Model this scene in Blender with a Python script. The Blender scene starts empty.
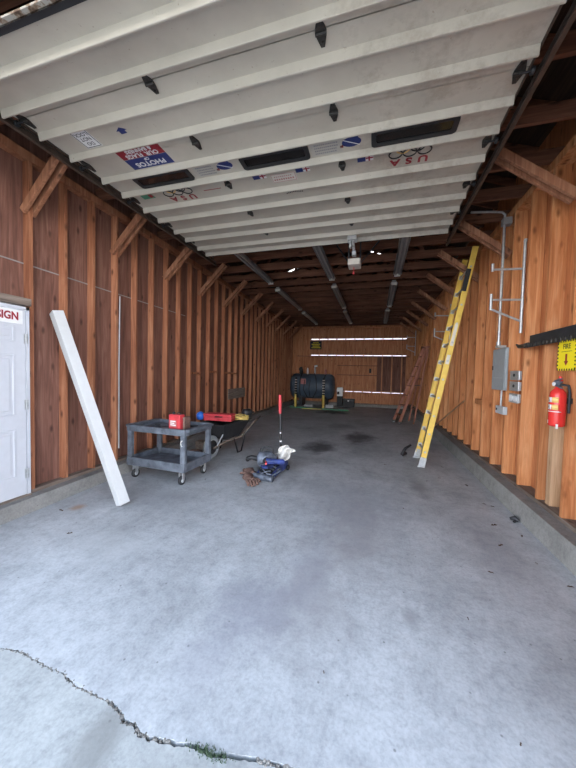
import bpy, bmesh, math, random
from mathutils import Vector, Matrix, Euler
random.seed(7)
S = bpy.context.scene
COL = S.collection
PI = math.pi

# ------------------------------------------------------------------ camera
cd = bpy.data.cameras.new('camera'); cam = bpy.data.objects.new('camera', cd); COL.objects.link(cam)
F, VX, VY, ROLL = 300.0, 375.66, 374.45, math.radians(-2.0)
yc = Vector((VX-288, -(VY-384), -F)).normalized()
u = Vector((-math.sin(ROLL), math.cos(ROLL), 0)); u = (u - u.dot(yc)*yc).normalized()
xc = yc.cross(u)
cam.matrix_world = Matrix((xc, yc, u)).to_4x4()
cam.location = (0, 0, 1.5)
cd.sensor_fit = 'VERTICAL'; cd.sensor_height = 24.0; cd.lens = F/768*24.0
cd.clip_start = 0.05; cd.clip_end = 200
S.camera = cam

# ------------------------------------------------------------------ light
w = bpy.data.worlds.new('sky'); S.world = w; w.use_nodes = True
bg = w.node_tree.nodes['Background']
nt = w.node_tree
tcw = nt.nodes.new('ShaderNodeTexCoord'); sxw = nt.nodes.new('ShaderNodeSeparateXYZ'); rw = nt.nodes.new('ShaderNodeValToRGB')
nt.links.new(tcw.outputs['Generated'], sxw.inputs[0]); nt.links.new(sxw.outputs[2], rw.inputs[0]); nt.links.new(rw.outputs[0], bg.inputs[0])
ew = rw.color_ramp.elements; ew[0].position = 0.0; ew[0].color = (1.0, 0.97, 0.93, 1); ew[1].position = 0.75; ew[1].color = (0.12, 0.155, 0.21, 1)
e2 = ew.new(0.10); e2.color = (0.80, 0.83, 0.88, 1)
e3 = ew.new(0.32); e3.color = (0.27, 0.32, 0.40, 1)
bg.inputs[1].default_value = 5.5
sd = bpy.data.lights.new('sun', 'SUN'); sun = bpy.data.objects.new('sun', sd); COL.objects.link(sun)
sd.energy = 6.0; sd.angle = 0.01; sd.color = (1.0, 0.95, 0.86)
sun.rotation_euler = Vector((-0.42, -0.55, -1.15)).to_track_quat('-Z', 'Y').to_euler()
vs = S.view_settings
vs.view_transform = 'Standard'; vs.look = 'None'; vs.gamma = 1.0; vs.use_curve_mapping = False
vs.exposure = 1.45
S.cycles.use_denoising = True
S.cycles.max_bounces = 10; S.cycles.diffuse_bounces = 6

# ------------------------------------------------------------------ materials
def new_mat(name, rough=0.6, metal=0.0, spec=0.3):
    m = bpy.data.materials.new(name); m.use_nodes = True
    b = m.node_tree.nodes['Principled BSDF']
    b.inputs['Roughness'].default_value = rough; b.inputs['Metallic'].default_value = metal
    b.inputs['Specular IOR Level'].default_value = spec
    return m, m.node_tree, b
def N(t, typ, **k):
    n = t.nodes.new(typ)
    for a, v in k.items(): setattr(n, a, v)
    return n
def c4(c): return (c[0], c[1], c[2], 1)
def ramp(t, fac, stops):
    r = N(t, 'ShaderNodeValToRGB'); e = r.color_ramp.elements
    while len(e) < len(stops): e.new(0.5)
    for q, (p, c) in zip(e, stops): q.position = p; q.color = c4(c)
    t.links.new(fac, r.inputs[0]); return r.outputs[0]
def coords(t, scale, rnd=True):
    tc = N(t, 'ShaderNodeTexCoord'); mp = N(t, 'ShaderNodeMapping'); mp.inputs['Scale'].default_value = scale
    if rnd:
        oi = N(t, 'ShaderNodeObjectInfo'); ml = N(t, 'ShaderNodeMath', operation='MULTIPLY'); ml.inputs[1].default_value = 37.0
        t.links.new(oi.outputs['Random'], ml.inputs[0])
        ad = N(t, 'ShaderNodeVectorMath', operation='ADD')
        t.links.new(tc.outputs['Object'], ad.inputs[0]); t.links.new(ml.outputs[0], ad.inputs[1]); t.links.new(ad.outputs[0], mp.inputs[0])
    else: t.links.new(tc.outputs['Object'], mp.inputs[0])
    return mp.outputs[0]
def noise(t, vec, scale, detail=4, rough=0.55, dist=0.0):
    n = N(t, 'ShaderNodeTexNoise'); n.inputs['Scale'].default_value = scale; n.inputs['Detail'].default_value = detail
    n.inputs['Roughness'].default_value = rough; n.inputs['Distortion'].default_value = dist
    t.links.new(vec, n.inputs['Vector']); return n.outputs['Fac']
def mixc(t, fac, a, b, mode='MIX'):
    m = N(t, 'ShaderNodeMix', data_type='RGBA', blend_type=mode)
    for i, v in ((0, fac), (6, a), (7, b)):
        if isinstance(v, (int, float)): m.inputs[i].default_value = v
        elif isinstance(v, tuple): m.inputs[i].default_value = c4(v)
        else: t.links.new(v, m.inputs[i])
    return m.outputs[2]
def bump(t, b, h, s=0.3, d=0.01):
    n = N(t, 'ShaderNodeBump'); n.inputs['Strength'].default_value = s; n.inputs['Distance'].default_value = d
    t.links.new(h, n.inputs['Height']); t.links.new(n.outputs[0], b.inputs['Normal'])

def plain(name, c, rough=0.5, metal=0.0, var=0.12, sc=14.0, spec=0.4):
    m, t, b = new_mat(name, rough, metal, spec)
    v = coords(t, (1, 1, 1)); n = noise(t, v, sc, 4)
    t.links.new(ramp(t, n, [(0.3, tuple(x*(1-var) for x in c)), (0.7, tuple(min(1, x*(1+var)) for x in c))]), b.inputs['Base Color'])
    return m
def wood(name, dark, mid, light, axis=2, rough=0.7, knots=True, tint=0.25, dirt=0.0):
    m, t, b = new_mat(name, rough, 0, 0.25)
    s = [9, 9, 9]; s[axis] = 0.7
    v = coords(t, tuple(s)); n = noise(t, v, 1.6, 5, 0.6, 1.2)
    col = ramp(t, n, [(0.28, dark), (0.5, mid), (0.72, light)])
    s2 = [60, 60, 60]; s2[axis] = 1.5
    v2 = coords(t, tuple(s2)); n2 = noise(t, v2, 1.5, 3)
    col = mixc(t, 0.35, col, ramp(t, n2, [(0.35, (0.45, 0.4, 0.38)), (0.65, (1, 1, 1))]), 'MULTIPLY')
    if knots:
        s3 = [7, 7, 7]; s3[axis] = 3.2
        v3 = coords(t, tuple(s3)); vo = N(t, 'ShaderNodeTexVoronoi'); vo.inputs['Scale'].default_value = 1.0
        t.links.new(v3, vo.inputs['Vector'])
        k = ramp(t, vo.outputs['Distance'], [(0.06, (.9, .9, .9)), (0.19, (0, 0, 0))])
        col = mixc(t, k, col, tuple(x*0.45 for x in dark))
    # large patches of age, some boards redder, some paler
    v4 = coords(t, (1, 1, 0.6)); n4 = noise(t, v4, 1.3, 3)
    col = mixc(t, tint*1.6, col, ramp(t, n4, [(0.35, (0.55, 0.42, 0.36)), (0.65, (1.0, 0.96, 0.9))]), 'MULTIPLY')
    oi = N(t, 'ShaderNodeObjectInfo')
    col = mixc(t, tint*1.5, col, ramp(t, oi.outputs['Random'], [(0.0, (0.5, 0.38, 0.32)), (0.5, (0.9, 0.82, 0.76)), (1.0, (1, 1, 1))]), 'MULTIPLY')
    t.links.new(col, b.inputs['Base Color']); bump(t, b, n2, 0.25, 0.004)
    return m
M = {}
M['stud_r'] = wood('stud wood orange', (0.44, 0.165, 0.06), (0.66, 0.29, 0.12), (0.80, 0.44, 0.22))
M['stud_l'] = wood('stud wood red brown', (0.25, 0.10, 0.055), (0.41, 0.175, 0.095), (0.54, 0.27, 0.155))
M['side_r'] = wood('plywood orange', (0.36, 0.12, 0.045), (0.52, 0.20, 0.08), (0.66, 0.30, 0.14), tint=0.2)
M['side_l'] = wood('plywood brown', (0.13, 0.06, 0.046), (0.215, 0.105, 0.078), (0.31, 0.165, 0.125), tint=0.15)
M['side_b'] = wood('board back wall', (0.36, 0.14, 0.07), (0.55, 0.24, 0.12), (0.68, 0.36, 0.20), tint=0.06)
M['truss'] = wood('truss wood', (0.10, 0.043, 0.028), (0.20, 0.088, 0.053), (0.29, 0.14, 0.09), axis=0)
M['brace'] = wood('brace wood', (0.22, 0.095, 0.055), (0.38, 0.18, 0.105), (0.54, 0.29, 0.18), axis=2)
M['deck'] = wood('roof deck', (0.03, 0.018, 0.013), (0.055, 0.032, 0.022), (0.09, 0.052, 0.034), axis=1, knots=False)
M['grey_wood'] = wood('weathered wood', (0.13, 0.105, 0.09), (0.24, 0.20, 0.17), (0.36, 0.31, 0.27), axis=1)
M['pale_wood'] = wood('pale wood', (0.42, 0.25, 0.13), (0.62, 0.42, 0.25), (0.75, 0.56, 0.38))
M['red_wood'] = wood('old red ladder wood', (0.22, 0.085, 0.06), (0.38, 0.16, 0.11), (0.5, 0.25, 0.18), tint=0.15)

def concrete(name, base, stains=(), curb=False, marks=()):
    m, t, b = new_mat(name, 0.62 if not curb else 0.85, 0, 0.35)
    v = coords(t, (1, 1, 1), False)
    n1 = noise(t, v, 0.9, 6, 0.62, 0.4); n2 = noise(t, v, 5.0, 6, 0.65); n3 = noise(t, v, 60, 3, 0.6)
    lo = tuple(x*0.76 for x in base); hi = tuple(min(1, x*1.16) for x in base)
    col = ramp(t, n1, [(0.32, lo), (0.5, base), (0.68, hi)])
    col = mixc(t, 0.36, col, ramp(t, n2, [(0.36, (0.62, 0.62, 0.63)), (0.52, (0.95, 0.95, 0.95)), (0.62, (1.0, 1.0, 1.0))]), 'MULTIPLY')
    vd = coords(t, (1.3, 0.5, 1), False); n5 = noise(t, vd, 3.5, 8, 0.75, 1.0)
    col = mixc(t, 0.32, col, ramp(t, n5, [(0.38, (0.72, 0.72, 0.73)), (0.5, (1, 1, 1)), (0.66, (1.16, 1.16, 1.15))]), 'MULTIPLY')
    col = mixc(t, 0.6, col, ramp(t, n3, [(0.3, (0.72, 0.72, 0.72)), (0.6, (1, 1, 1))]), 'MULTIPLY')
    n6 = noise(t, v, 17, 5, 0.75)
    col = mixc(t, 0.5, col, ramp(t, n6, [(0.36, (0.70, 0.70, 0.71)), (0.5, (1, 1, 1)), (0.64, (1.1, 1.1, 1.1))]), 'MULTIPLY')
    # small dark specks
    vo = N(t, 'ShaderNodeTexVoronoi'); vo.inputs['Scale'].default_value = 9.0; t.links.new(v, vo.inputs['Vector'])
    col = mixc(t, ramp(t, vo.outputs['Distance'], [(0.035, (0.6, 0.6, 0.6)), (0.07, (0, 0, 0))]), col, (0.09, 0.085, 0.08))
    wob = noise(t, v, 3.2, 6, 0.68)
    for (x, y, rx, ry, c, st) in stains:
        mp = N(t, 'ShaderNodeMapping', vector_type='TEXTURE'); mp.inputs['Location'].default_value = (x, y, 0); mp.inputs['Scale'].default_value = (rx, ry, 1)
        t.links.new(v, mp.inputs[0]); ln = N(t, 'ShaderNodeVectorMath', operation='LENGTH'); t.links.new(mp.outputs[0], ln.inputs[0])
        ad = N(t, 'ShaderNodeMath', operation='MULTIPLY_ADD'); ad.inputs[1].default_value = 1.6; t.links.new(wob, ad.inputs[0]); t.links.new(ln.outputs['Value'], ad.inputs[2])
        f = ramp(t, ad.outputs[0], [(0.0, (st,)*3), (0.62, (st*0.9,)*3), (0.98, (0, 0, 0))])
        ad2 = N(t, 'ShaderNodeMath', operation='MULTIPLY'); ad2.inputs[1].default_value = 0.55
        t.links.new(ad.outputs[0], ad2.inputs[0])
        f.node.inputs[0].links and t.links.remove(f.node.inputs[0].links[0]); t.links.new(ad2.outputs[0], f.node.inputs[0])
        col = mixc(t, f, col, c)
    t.links.new(col, b.inputs['Base Color'])
    bump(t, b, n3, 0.15 if not curb else 0.6, 0.004)
    return m
ST = [(-1.07, 6.0, 0.42, 0.66, (0.06, 0.06, 0.065), 1.0), (-0.32, 7.2, 0.46, 0.85, (0.06, 0.06, 0.065), 1.0),
      (-0.12, 2.9, 0.42, 1.0, (0.29, 0.275, 0.28), 0.6), (-0.35, 1.9, 0.3, 0.5, (0.27, 0.26, 0.265), 0.55),
      (-1.55, 11.6, 0.9, 0.7, (0.04, 0.04, 0.045), 1.0), (-0.9, 8.6, 0.45, 0.6, (0.12, 0.12, 0.12), 0.5),
      (-1.1, 4.1, 0.18, 0.4, (0.12, 0.12, 0.125), 0.45), (0.62, 4.3, 0.16, 0.5, (0.13, 0.13, 0.135), 0.5),
      (-0.72, 1.75, 0.33, 0.42, (0.25, 0.25, 0.29), 0.55), (-0.45, 2.2, 0.22, 0.7, (0.27, 0.27, 0.30), 0.5), (-0.80, 1.32, 0.22, 0.2, (0.26, 0.26, 0.29), 0.4),
      (-0.25, 3.6, 0.9, 1.0, (0.26, 0.27, 0.30), 0.45),
      (0.26, 1.95, 0.06, 0.14, (0.2, 0.2, 0.21), 0.6), (1.05, 3.0, 0.3, 0.9, (0.24, 0.25, 0.27), 0.4),
      (-3.02, 2.42, 0.11, 0.10, (0.36, 0.22, 0.13), 0.8), (-2.3, 2.9, 0.7, 0.35, (0.27, 0.28, 0.30), 0.45),
      (-2.1, 2.0, 0.5, 0.3, (0.5, 0.51, 0.51), 0.4)]
M['floor'] = concrete('garage concrete', (0.465, 0.478, 0.488), ST)
M['apron'] = concrete('apron concrete', (0.40, 0.41, 0.40), [(-1.02, 0.90, 0.12, 0.22, (0.20, 0.20, 0.19), 0.7)])
M['curb'] = concrete('curb concrete', (0.26, 0.25, 0.235), curb=True)
M['door_white'] = plain('white painted steel', (0.72, 0.70, 0.68), 0.45, 0, 0.05, 5)
def door_skin():
    m, t, b = new_mat('galvanised cream door skin', 0.42, 0.0, 0.5)
    v = coords(t, (1, 1, 1), False)
    n1 = noise(t, v, 2.2, 5, 0.6); n2 = noise(t, v, 26, 4, 0.7)
    col = ramp(t, n1, [(0.3, (0.43, 0.39, 0.325)), (0.7, (0.53, 0.485, 0.41))])
    col = mixc(t, ramp(t, n2, [(0.66, (0, 0, 0)), (0.74, (0.7, 0.7, 0.7))]), col, (0.22, 0.15, 0.10))
    sx = N(t, 'ShaderNodeSeparateXYZ'); t.links.new(v, sx.inputs[0])
    n3 = noise(t, v, 4.5, 5, 0.7)
    g = N(t, 'ShaderNodeMapRange'); g.inputs[1].default_value = 0.15; g.inputs[2].default_value = 0.85; t.links.new(sx.outputs[0], g.inputs[0])
    mu = N(t, 'ShaderNodeMath', operation='MULTIPLY'); t.links.new(g.outputs[0], mu.inputs[0]); t.links.new(n3, mu.inputs[1])
    col = mixc(t, ramp(t, mu.outputs[0], [(0.46, (0, 0, 0)), (0.62, (0.55, 0.55, 0.55))]), col, (0.30, 0.25, 0.20))
    t.links.new(col, b.inputs['Base Color'])
    return m
M['skin'] = door_skin()
def rusty():
    m, t, b = new_mat('rusty flaking paint', 0.8)
    v = coords(t, (1, 1, 1), False); n = noise(t, v, 18, 6, 0.7)
    t.links.new(ramp(t, n, [(0.40, (0.06, 0.035, 0.022)), (0.48, (0.16, 0.11, 0.075)), (0.54, (0.27, 0.25, 0.22))]), b.inputs['Base Color'])
    return m
M['rusty'] = rusty()
P = plain
M['mandoor'] = P('white door paint', (0.52, 0.53, 0.57), 0.5, 0, 0.03)
M['beam_white'] = P('white vinyl', (0.50, 0.50, 0.50), 0.35, 0, 0.03)
M['black'] = P('black rubber', (0.022, 0.022, 0.024), 0.6)
M['black_steel'] = P('black steel', (0.035, 0.035, 0.038), 0.45, 0.3, 0.3)
M['hinge'] = P('blackened steel', (0.05, 0.046, 0.042), 0.5, 0.4, 0.4, 40)
M['track'] = P('brown steel track', (0.085, 0.062, 0.05), 0.5, 0.4, 0.3)
M['galv'] = P('galvanised steel', (0.46, 0.47, 0.48), 0.42, 0.6, 0.15, 30)
M['grey_paint'] = P('grey painted steel', (0.30, 0.32, 0.33), 0.5, 0, 0.06)
M['light_grey'] = P('light grey plastic', (0.45, 0.46, 0.47), 0.5, 0, 0.08)
M['fixture'] = P('grey enamel fixture', (0.27, 0.25, 0.24), 0.5, 0, 0.1)
M['fixture_in'] = P('white lamp tube', (0.32, 0.30, 0.29), 0.3, 0, 0.05)
M['cream'] = P('cream plastic', (0.62, 0.58, 0.52), 0.5, 0, 0.05)
M['cart'] = P('grey cart plastic', (0.10, 0.113, 0.135), 0.6, 0, 0.5, 9)
M['yellow'] = P('yellow fibreglass', (0.74, 0.50, 0.10), 0.4, 0, 0.12, 6)
M['yellow_post'] = P('faded yellow paint', (0.62, 0.45, 0.10), 0.6, 0, 0.15)
M['red'] = P('red enamel', (0.62, 0.035, 0.03), 0.25, 0, 0.06)
M['red_box'] = P('red plastic', (0.55, 0.05, 0.06), 0.45, 0, 0.15)
M['blue'] = P('blue enamel', (0.035, 0.055, 0.20), 0.4, 0, 0.5, 12)
M['blue_bright'] = P('bright blue plastic', (0.03, 0.14, 0.55), 0.4)
M['navy'] = P('tank dark blue grey', (0.060, 0.085, 0.12), 0.45, 0, 0.3, 3)
M['steel'] = P('worn steel', (0.15, 0.17, 0.21), 0.45, 0.4, 0.6, 12)
M['brown'] = P('brown leather', (0.17, 0.10, 0.08), 0.85, 0, 0.4, 20)
M['white'] = P('white cloth', (0.6, 0.58, 0.54), 0.8, 0, 0.05)
M['orange_wrap'] = P('yellow cable', (0.65, 0.48, 0.14), 0.6, 0, 0.2)
M['green'] = P('green plastic', (0.04, 0.32, 0.16), 0.5, 0, 0.2)
M['pink'] = P('faded red label', (0.42, 0.17, 0.16), 0.7, 0, 0.2)
M['leaf'] = P('dry leaf', (0.10, 0.065, 0.045), 0.9, 0, 0.5)
M['moss'] = P('moss', (0.055, 0.085, 0.05), 0.95, 0, 0.5)
M['grit'] = P('crack grit', (0.19, 0.18, 0.165), 0.95, 0, 0.6, 30)
M['ink_blue'] = P('blue ink', (0.022, 0.036, 0.15), 0.5, 0, 0.05)
M['ink_red'] = P('red ink', (0.27, 0.02, 0.032), 0.5, 0, 0.05)
M['ink_black'] = P('black ink', (0.02, 0.02, 0.022), 0.5, 0, 0.05)
M['ink_yellow'] = P('yellow ink', (0.85, 0.68, 0.02), 0.5, 0, 0.04)
M['ink_grey'] = P('grey ink', (0.25, 0.25, 0.26), 0.5, 0, 0.05)
M['ink_green'] = P('green ink', (0.07, 0.28, 0.17), 0.5, 0, 0.05)
M['decal_white'] = P('white decal', (0.72, 0.72, 0.72), 0.5, 0, 0.03)
M['decal_pale'] = P('pale decal', (0.46, 0.43, 0.38), 0.5, 0, 0.03)
M['orange_ink'] = P('amber decal', (0.75, 0.48, 0.16), 0.5, 0, 0.05)
def glass():
    m, t, b = new_mat('dark door glass', 0.12, 0, 0.5); b.inputs['Base Color'].default_value = (0.02, 0.017, 0.016, 1)
    b.inputs['Transmission Weight'].default_value = 0.25
    return m
M['glass'] = glass()

# ------------------------------------------------------------------ mesh helpers
WM = {}
class MB:
    def __init__(s): s.v = []; s.f = []; s.mi = []; s.sm = []; s.cur = 0; s.T = None
    def add(s, vs, fs, smooth=False):
        o = len(s.v)
        for p in vs:
            p = Vector(p); s.v.append(s.T @ p if s.T else p)
        for f in fs: s.f.append([i+o for i in f]); s.mi.append(s.cur); s.sm.append(smooth)
        return s
    def box(s, x0, x1, y0, y1, z0, z1, R=None):
        vs = [(x, y, z) for z in (z0, z1) for y in (y0, y1) for x in (x0, x1)]
        if R: vs = [R @ Vector(p) for p in vs]
        return s.add(vs, [(0, 2, 3, 1), (4, 5, 7, 6), (0, 1, 5, 4), (2, 6, 7, 3), (0, 4, 6, 2), (1, 3, 7, 5)])
    def frustum(s, c, a, b, z0, z1):      # rectangular, half sizes a (bottom) to b (top)
        x, y = c
        vs = [(x-a[0], y-a[1], z0), (x+a[0], y-a[1], z0), (x+a[0], y+a[1], z0), (x-a[0], y+a[1], z0),
              (x-b[0], y-b[1], z1), (x+b[0], y-b[1], z1), (x+b[0], y+b[1], z1), (x-b[0], y+b[1], z1)]
        return s.add(vs, [(3, 2, 1, 0), (4, 5, 6, 7), (0, 1, 5, 4), (1, 2, 6, 5), (2, 3, 7, 6), (3, 0, 4, 7)])
    def bar(s, p0, p1, w, h, up=(0, 0, 1)):
        p0 = Vector(p0); p1 = Vector(p1); d = (p1-p0).normalized(); up = Vector(up)
        sx = d.cross(up)
        if sx.length < 1e-4: sx = d.cross(Vector((1, 0, 0)))
        sx.normalize(); sy = sx.cross(d).normalized()
        vs = [p + sx*a*w/2 + sy*b*h/2 for p in (p0, p1) for a, b in ((-1, -1), (1, -1), (1, 1), (-1, 1))]
        return s.add(vs, [(3, 2, 1, 0), (4, 5, 6, 7), (0, 1, 5, 4), (1, 2, 6, 5), (2, 3, 7, 6), (3, 0, 4, 7)])
    def tube(s, pts, r, n=10, closed=False):
        pts = [Vector(p) for p in pts]; K = len(pts); rs = r if isinstance(r, (list, tuple)) else [r]*K
        vs = []; prev = None
        for i, p in enumerate(pts):
            if closed: d = pts[(i+1) % K]-pts[i-1]
            else: d = pts[min(i+1, K-1)]-pts[max(i-1, 0)]
            d.normalize()
            if prev is None:
                a = d.cross(Vector((0, 0, 1)))
                if a.length < 1e-3: a = d.cross(Vector((1, 0, 0)))
            else: a = prev - prev.dot(d)*d
            a.normalize(); prev = a; b = d.cross(a)
            for j in range(n):
                t = 2*PI*j/n; vs.append(p + (a*math.cos(t)+b*math.sin(t))*rs[i])
        fs = []
        for i in range(K if closed else K-1):
            for j in range(n):
                a0 = i*n+j; a1 = i*n+(j+1) % n; b0 = ((i+1) % K)*n+j; b1 = ((i+1) % K)*n+(j+1) % n
                fs.append((a0, b0, b1, a1))
        s.add(vs, fs, True)
        if not closed:
            s.add(vs[:n], [tuple(range(n))]); s.add(vs[-n:], [tuple(reversed(range(n)))])
        return s
    def lathe(s, o, ax, prof, n=24, caps=True):     # prof: [(radius, distance along axis)]
        o = Vector(o); ax = Vector(ax).normalized(); a = ax.cross(Vector((0, 0, 1)))
        if a.length < 1e-3: a = Vector((1, 0, 0))
        a.normalize(); b = ax.cross(a); vs = []
        for r, h in prof:
            for j in range(n):
                t = 2*PI*j/n; vs.append(o+ax*h+(a*math.cos(t)+b*math.sin(t))*r)
        fs = [(i*n+j, i*n+(j+1) % n, (i+1)*n+(j+1) % n, (i+1)*n+j) for i in range(len(prof)-1) for j in range(n)]
        s.add(vs, fs, True)
        if caps: s.add(vs[:n], [tuple(reversed(range(n)))]); s.add(vs[-n:], [tuple(range(n))])
        return s
    def prism(s, poly, z0, z1, Mx=None):     # polygon in local xy, extruded z0..z1, placed by matrix
        n = len(poly); vs = [Vector((x, y, z)) for z in (z0, z1) for x, y in poly]
        if Mx: vs = [Mx @ p for p in vs]
        return s.add(vs, [tuple(reversed(range(n))), tuple(range(n, 2*n))] + [(i, (i+1) % n, n+(i+1) % n, n+i) for i in range(n)])
    def build(s, name, mat, parent=None, bevel=0.0, local=False, fixn=True, recenter=True):
        me = bpy.data.meshes.new(name)
        inv = None
        off = Vector()
        if parent is not None:
            if not local: inv = WM[parent.name].inverted()
        vs = [inv @ p for p in s.v] if inv else s.v
        if parent is None and recenter and vs:
            xs = [p.x for p in vs]; ys = [p.y for p in vs]; zs = [p.z for p in vs]
            off = Vector(((min(xs)+max(xs))/2, (min(ys)+max(ys))/2, min(zs))); vs = [p-off for p in vs]
        me.from_pydata([tuple(p) for p in vs], [], s.f)
        mats = mat if isinstance(mat, (list, tuple)) else [mat]
        for m in mats: me.materials.append(M[m] if isinstance(m, str) else m)
        for p, i, sm in zip(me.polygons, s.mi, s.sm): p.material_index = i; p.use_smooth = sm
        if fixn:
            bm = bmesh.new(); bm.from_mesh(me); bmesh.ops.recalc_face_normals(bm, faces=bm.faces[:])
            bm.to_mesh(me); bm.free()
        me.validate(); me.update()
        o = bpy.data.objects.new(name, me); COL.objects.link(o)
        if parent is not None: o.parent = parent; WM[o.name] = WM[parent.name].copy()
        else: o.location = off; WM[o.name] = Matrix.Translation(off)
        if bevel > 0:
            b = o.modifiers.new('bevel', 'BEVEL'); b.width = bevel; b.segments = 2; b.limit_method = 'ANGLE'; b.angle_limit = 0.6
        return o
def tag(o, label, cat, group=None, kind=None):
    if label: o['label'] = label
    if cat: o['category'] = cat
    if group: o['group'] = group
    if kind: o['kind'] = kind
    return o
def thing(name, label, cat, loc, rz=0.0, group=None, kind=None):
    o = bpy.data.objects.new(name, None); COL.objects.link(o); o.location = loc; o.rotation_euler = (0, 0, rz); o.empty_display_size = 0.1
    WM[o.name] = Matrix.Translation(Vector(loc)) @ Matrix.Rotation(rz, 4, 'Z')
    tag(o, label, cat, group, kind); return o
def copy_tree(o, parent=None, mat=None):
    c = o.copy(); COL.objects.link(c)
    if parent: c.parent = parent
    for ch in o.children: copy_tree(ch, c)
    return c
def text_into(mb, body, size, Mx, depth=0.001, align='CENTER', offset=0.0, sx=1.0):
    cu = bpy.data.curves.new('t', 'FONT'); cu.body = body; cu.size = size; cu.extrude = depth/2; cu.align_x = align; cu.align_y = 'CENTER'; cu.offset = offset
    cu.resolution_u = 3
    ob = bpy.data.objects.new('t', cu); COL.objects.link(ob); bpy.context.view_layer.update()
    me = bpy.data.meshes.new_from_object(ob.evaluated_get(bpy.context.evaluated_depsgraph_get()))
    Mx = Mx @ Matrix.Diagonal((sx, 1, 1, 1))
    mb.add([Mx @ v.co for v in me.vertices], [tuple(p.vertices) for p in me.polygons])
    bpy.data.objects.remove(ob); bpy.data.curves.remove(cu); bpy.data.meshes.remove(me)
    return mb
def frame(right, up, o):
    r = Vector(right).normalized(); uu = Vector(up).normalized(); n = r.cross(uu)
    return Matrix(((r.x, uu.x, n.x, o[0]), (r.y, uu.y, n.y, o[1]), (r.z, uu.z, n.z, o[2]), (0, 0, 0, 1)))

# ------------------------------------------------------------------ setting: ground, floor, curbs
YB = 14.2                                  # back wall inner face
KL, KR = -0.032, -0.012                    # the side walls are not quite square to the door
def XL(y): return -3.50 + KL*(y-2.3)       # stud faces, left
def XR(y): return 1.65 + KR*(y-4.0)        # stud faces, right
crack = [(-4.2, 1.12), (-3.0, 1.09), (-2.35, 1.045), (-1.868, 1.058), (-1.78, 1.075), (-1.69, 1.072), (-1.55, 1.060), (-1.43, 1.058), (-1.33, 1.035), (-1.20, 1.030), (-1.11, 1.024), (-1.044, 1.015),
         (-0.98, 0.985), (-0.93, 0.99), (-0.87, 0.965), (-0.80, 0.975), (-0.72, 0.985), (-0.66, 1.0), (-0.58, 0.995), (-0.50, 1.015), (-0.42, 1.03), (-0.33, 1.04), (-0.26, 1.05), (0.2, 1.08), (1.0, 1.05), (2.2, 1.10)]
rc = random.Random(3)
def dens(pts):
    out = []
    for (a, b) in zip(pts, pts[1:]):
        n = max(1, int(abs(b[0]-a[0])/0.014)) if -2.2 < a[0] < 0.3 else 1
        for i in range(n):
            t = i/n; out.append((a[0]+(b[0]-a[0])*t, a[1]+(b[1]-a[1])*t + (rc.uniform(-.0035, .0035) if n > 1 else 0)))
    return out + [pts[-1]]
ck = dens(crack)
def cw(x): return 0.0022 + (0.0045 if -1.1 < x < -0.1 else 0.0) + rc.uniform(-.001, .004)
top_edge = [(x, y+cw(x)) for x, y in ck]; bot_edge = [(x, y-cw(x)) for x, y in ck]
def slab(name, poly, z0, z1, mat):
    mb = MB(); mb.prism(poly, z0, z1); o = mb.build(name, mat, recenter=False); return tag(o, None, None, kind='structure')
slab('floor', top_edge + [(2.2, 15.2), (-4.2, 15.2)], -0.12, 0.0, 'floor')
slab('driveway', [(-14, -30), (14, -30), (14, 1.0), (2.2, 1.0)] + list(reversed(bot_edge)) + [(-4.2, 1.0), (-14, 1.0)], -0.12, -0.001, 'apron')
g = MB(); g.box(-60, 60, -60, 60, -0.3, -0.13); tag(g.build('ground', 'apron', recenter=False), None, None, kind='structure')
g = MB()
for (x, y) in ck:
    if -2.3 < x < 0.1 and abs(x+.575) > .17:
        for k in range(2):
            r = rc.uniform(0.004, 0.009); px = x+rc.uniform(-.01, .01); py = y+rc.uniform(-.009, .009)
            g.lathe((px, py, -0.02), (0, 0, 1), [(r*1.3, 0), (r*1.2, 0.0155), (r*.5, 0.018+r*.3)], 6)
tag(g.build('crack_grit', 'grit'), 'grey crumbled grit filling the crack across the concrete', 'grit', kind='stuff')
g = MB()
for k in range(170):
    x = max(-.72, min(-.43, rc.gauss(-0.575, 0.045))); y = 0.998+rc.gauss(0, 0.009); h = rc.uniform(0.006, 0.016); a = rc.uniform(0, 6.28)
    dx, dy = math.cos(a)*.004, math.sin(a)*.004; lx, ly = rc.uniform(-.008, .008), rc.uniform(-.008, .008)
    g.add([(x-dx, y-dy, -.01), (x+dx, y+dy, -.01), (x+lx, y+ly, h), (x-dy, y+dx, -.01)], [(0, 1, 2), (1, 3, 2), (3, 0, 2)])
tag(g.build('moss', 'moss'), 'small tuft of green moss growing in the floor crack', 'moss', kind='stuff')

def skew_slab(mb, fx, a, b, y0, y1, z0, z1, a2=None):   # strip following a wall line, offsets a..b at base
    if a2 is None: a2 = a
    vs = []
    for y in (y0, y1):
        vs += [(fx(y)+a, y, z0), (fx(y)+b, y, z0), (fx(y)+b, y, z1), (fx(y)+a2, y, z1)]
    mb.add(vs, [(0, 1, 2, 3), (4, 7, 6, 5), (0, 4, 5, 1), (1, 5, 6, 2), (2, 6, 7, 3), (3, 7, 4, 0)])
mb = MB(); skew_slab(mb, XL, 0.15, -0.24, 1.1, YB+.1, 0, 0.14, 0.12)
o = tag(mb.build('trim_1', 'curb', recenter=False), None, None, kind='structure')
mb = MB(); skew_slab(mb, XR, -0.155, 0.24, 1.1, YB+.1, 0, 0.2, -0.13)
tag(mb.build('trim_2', 'curb', recenter=False), None, None, kind='structure')

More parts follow.
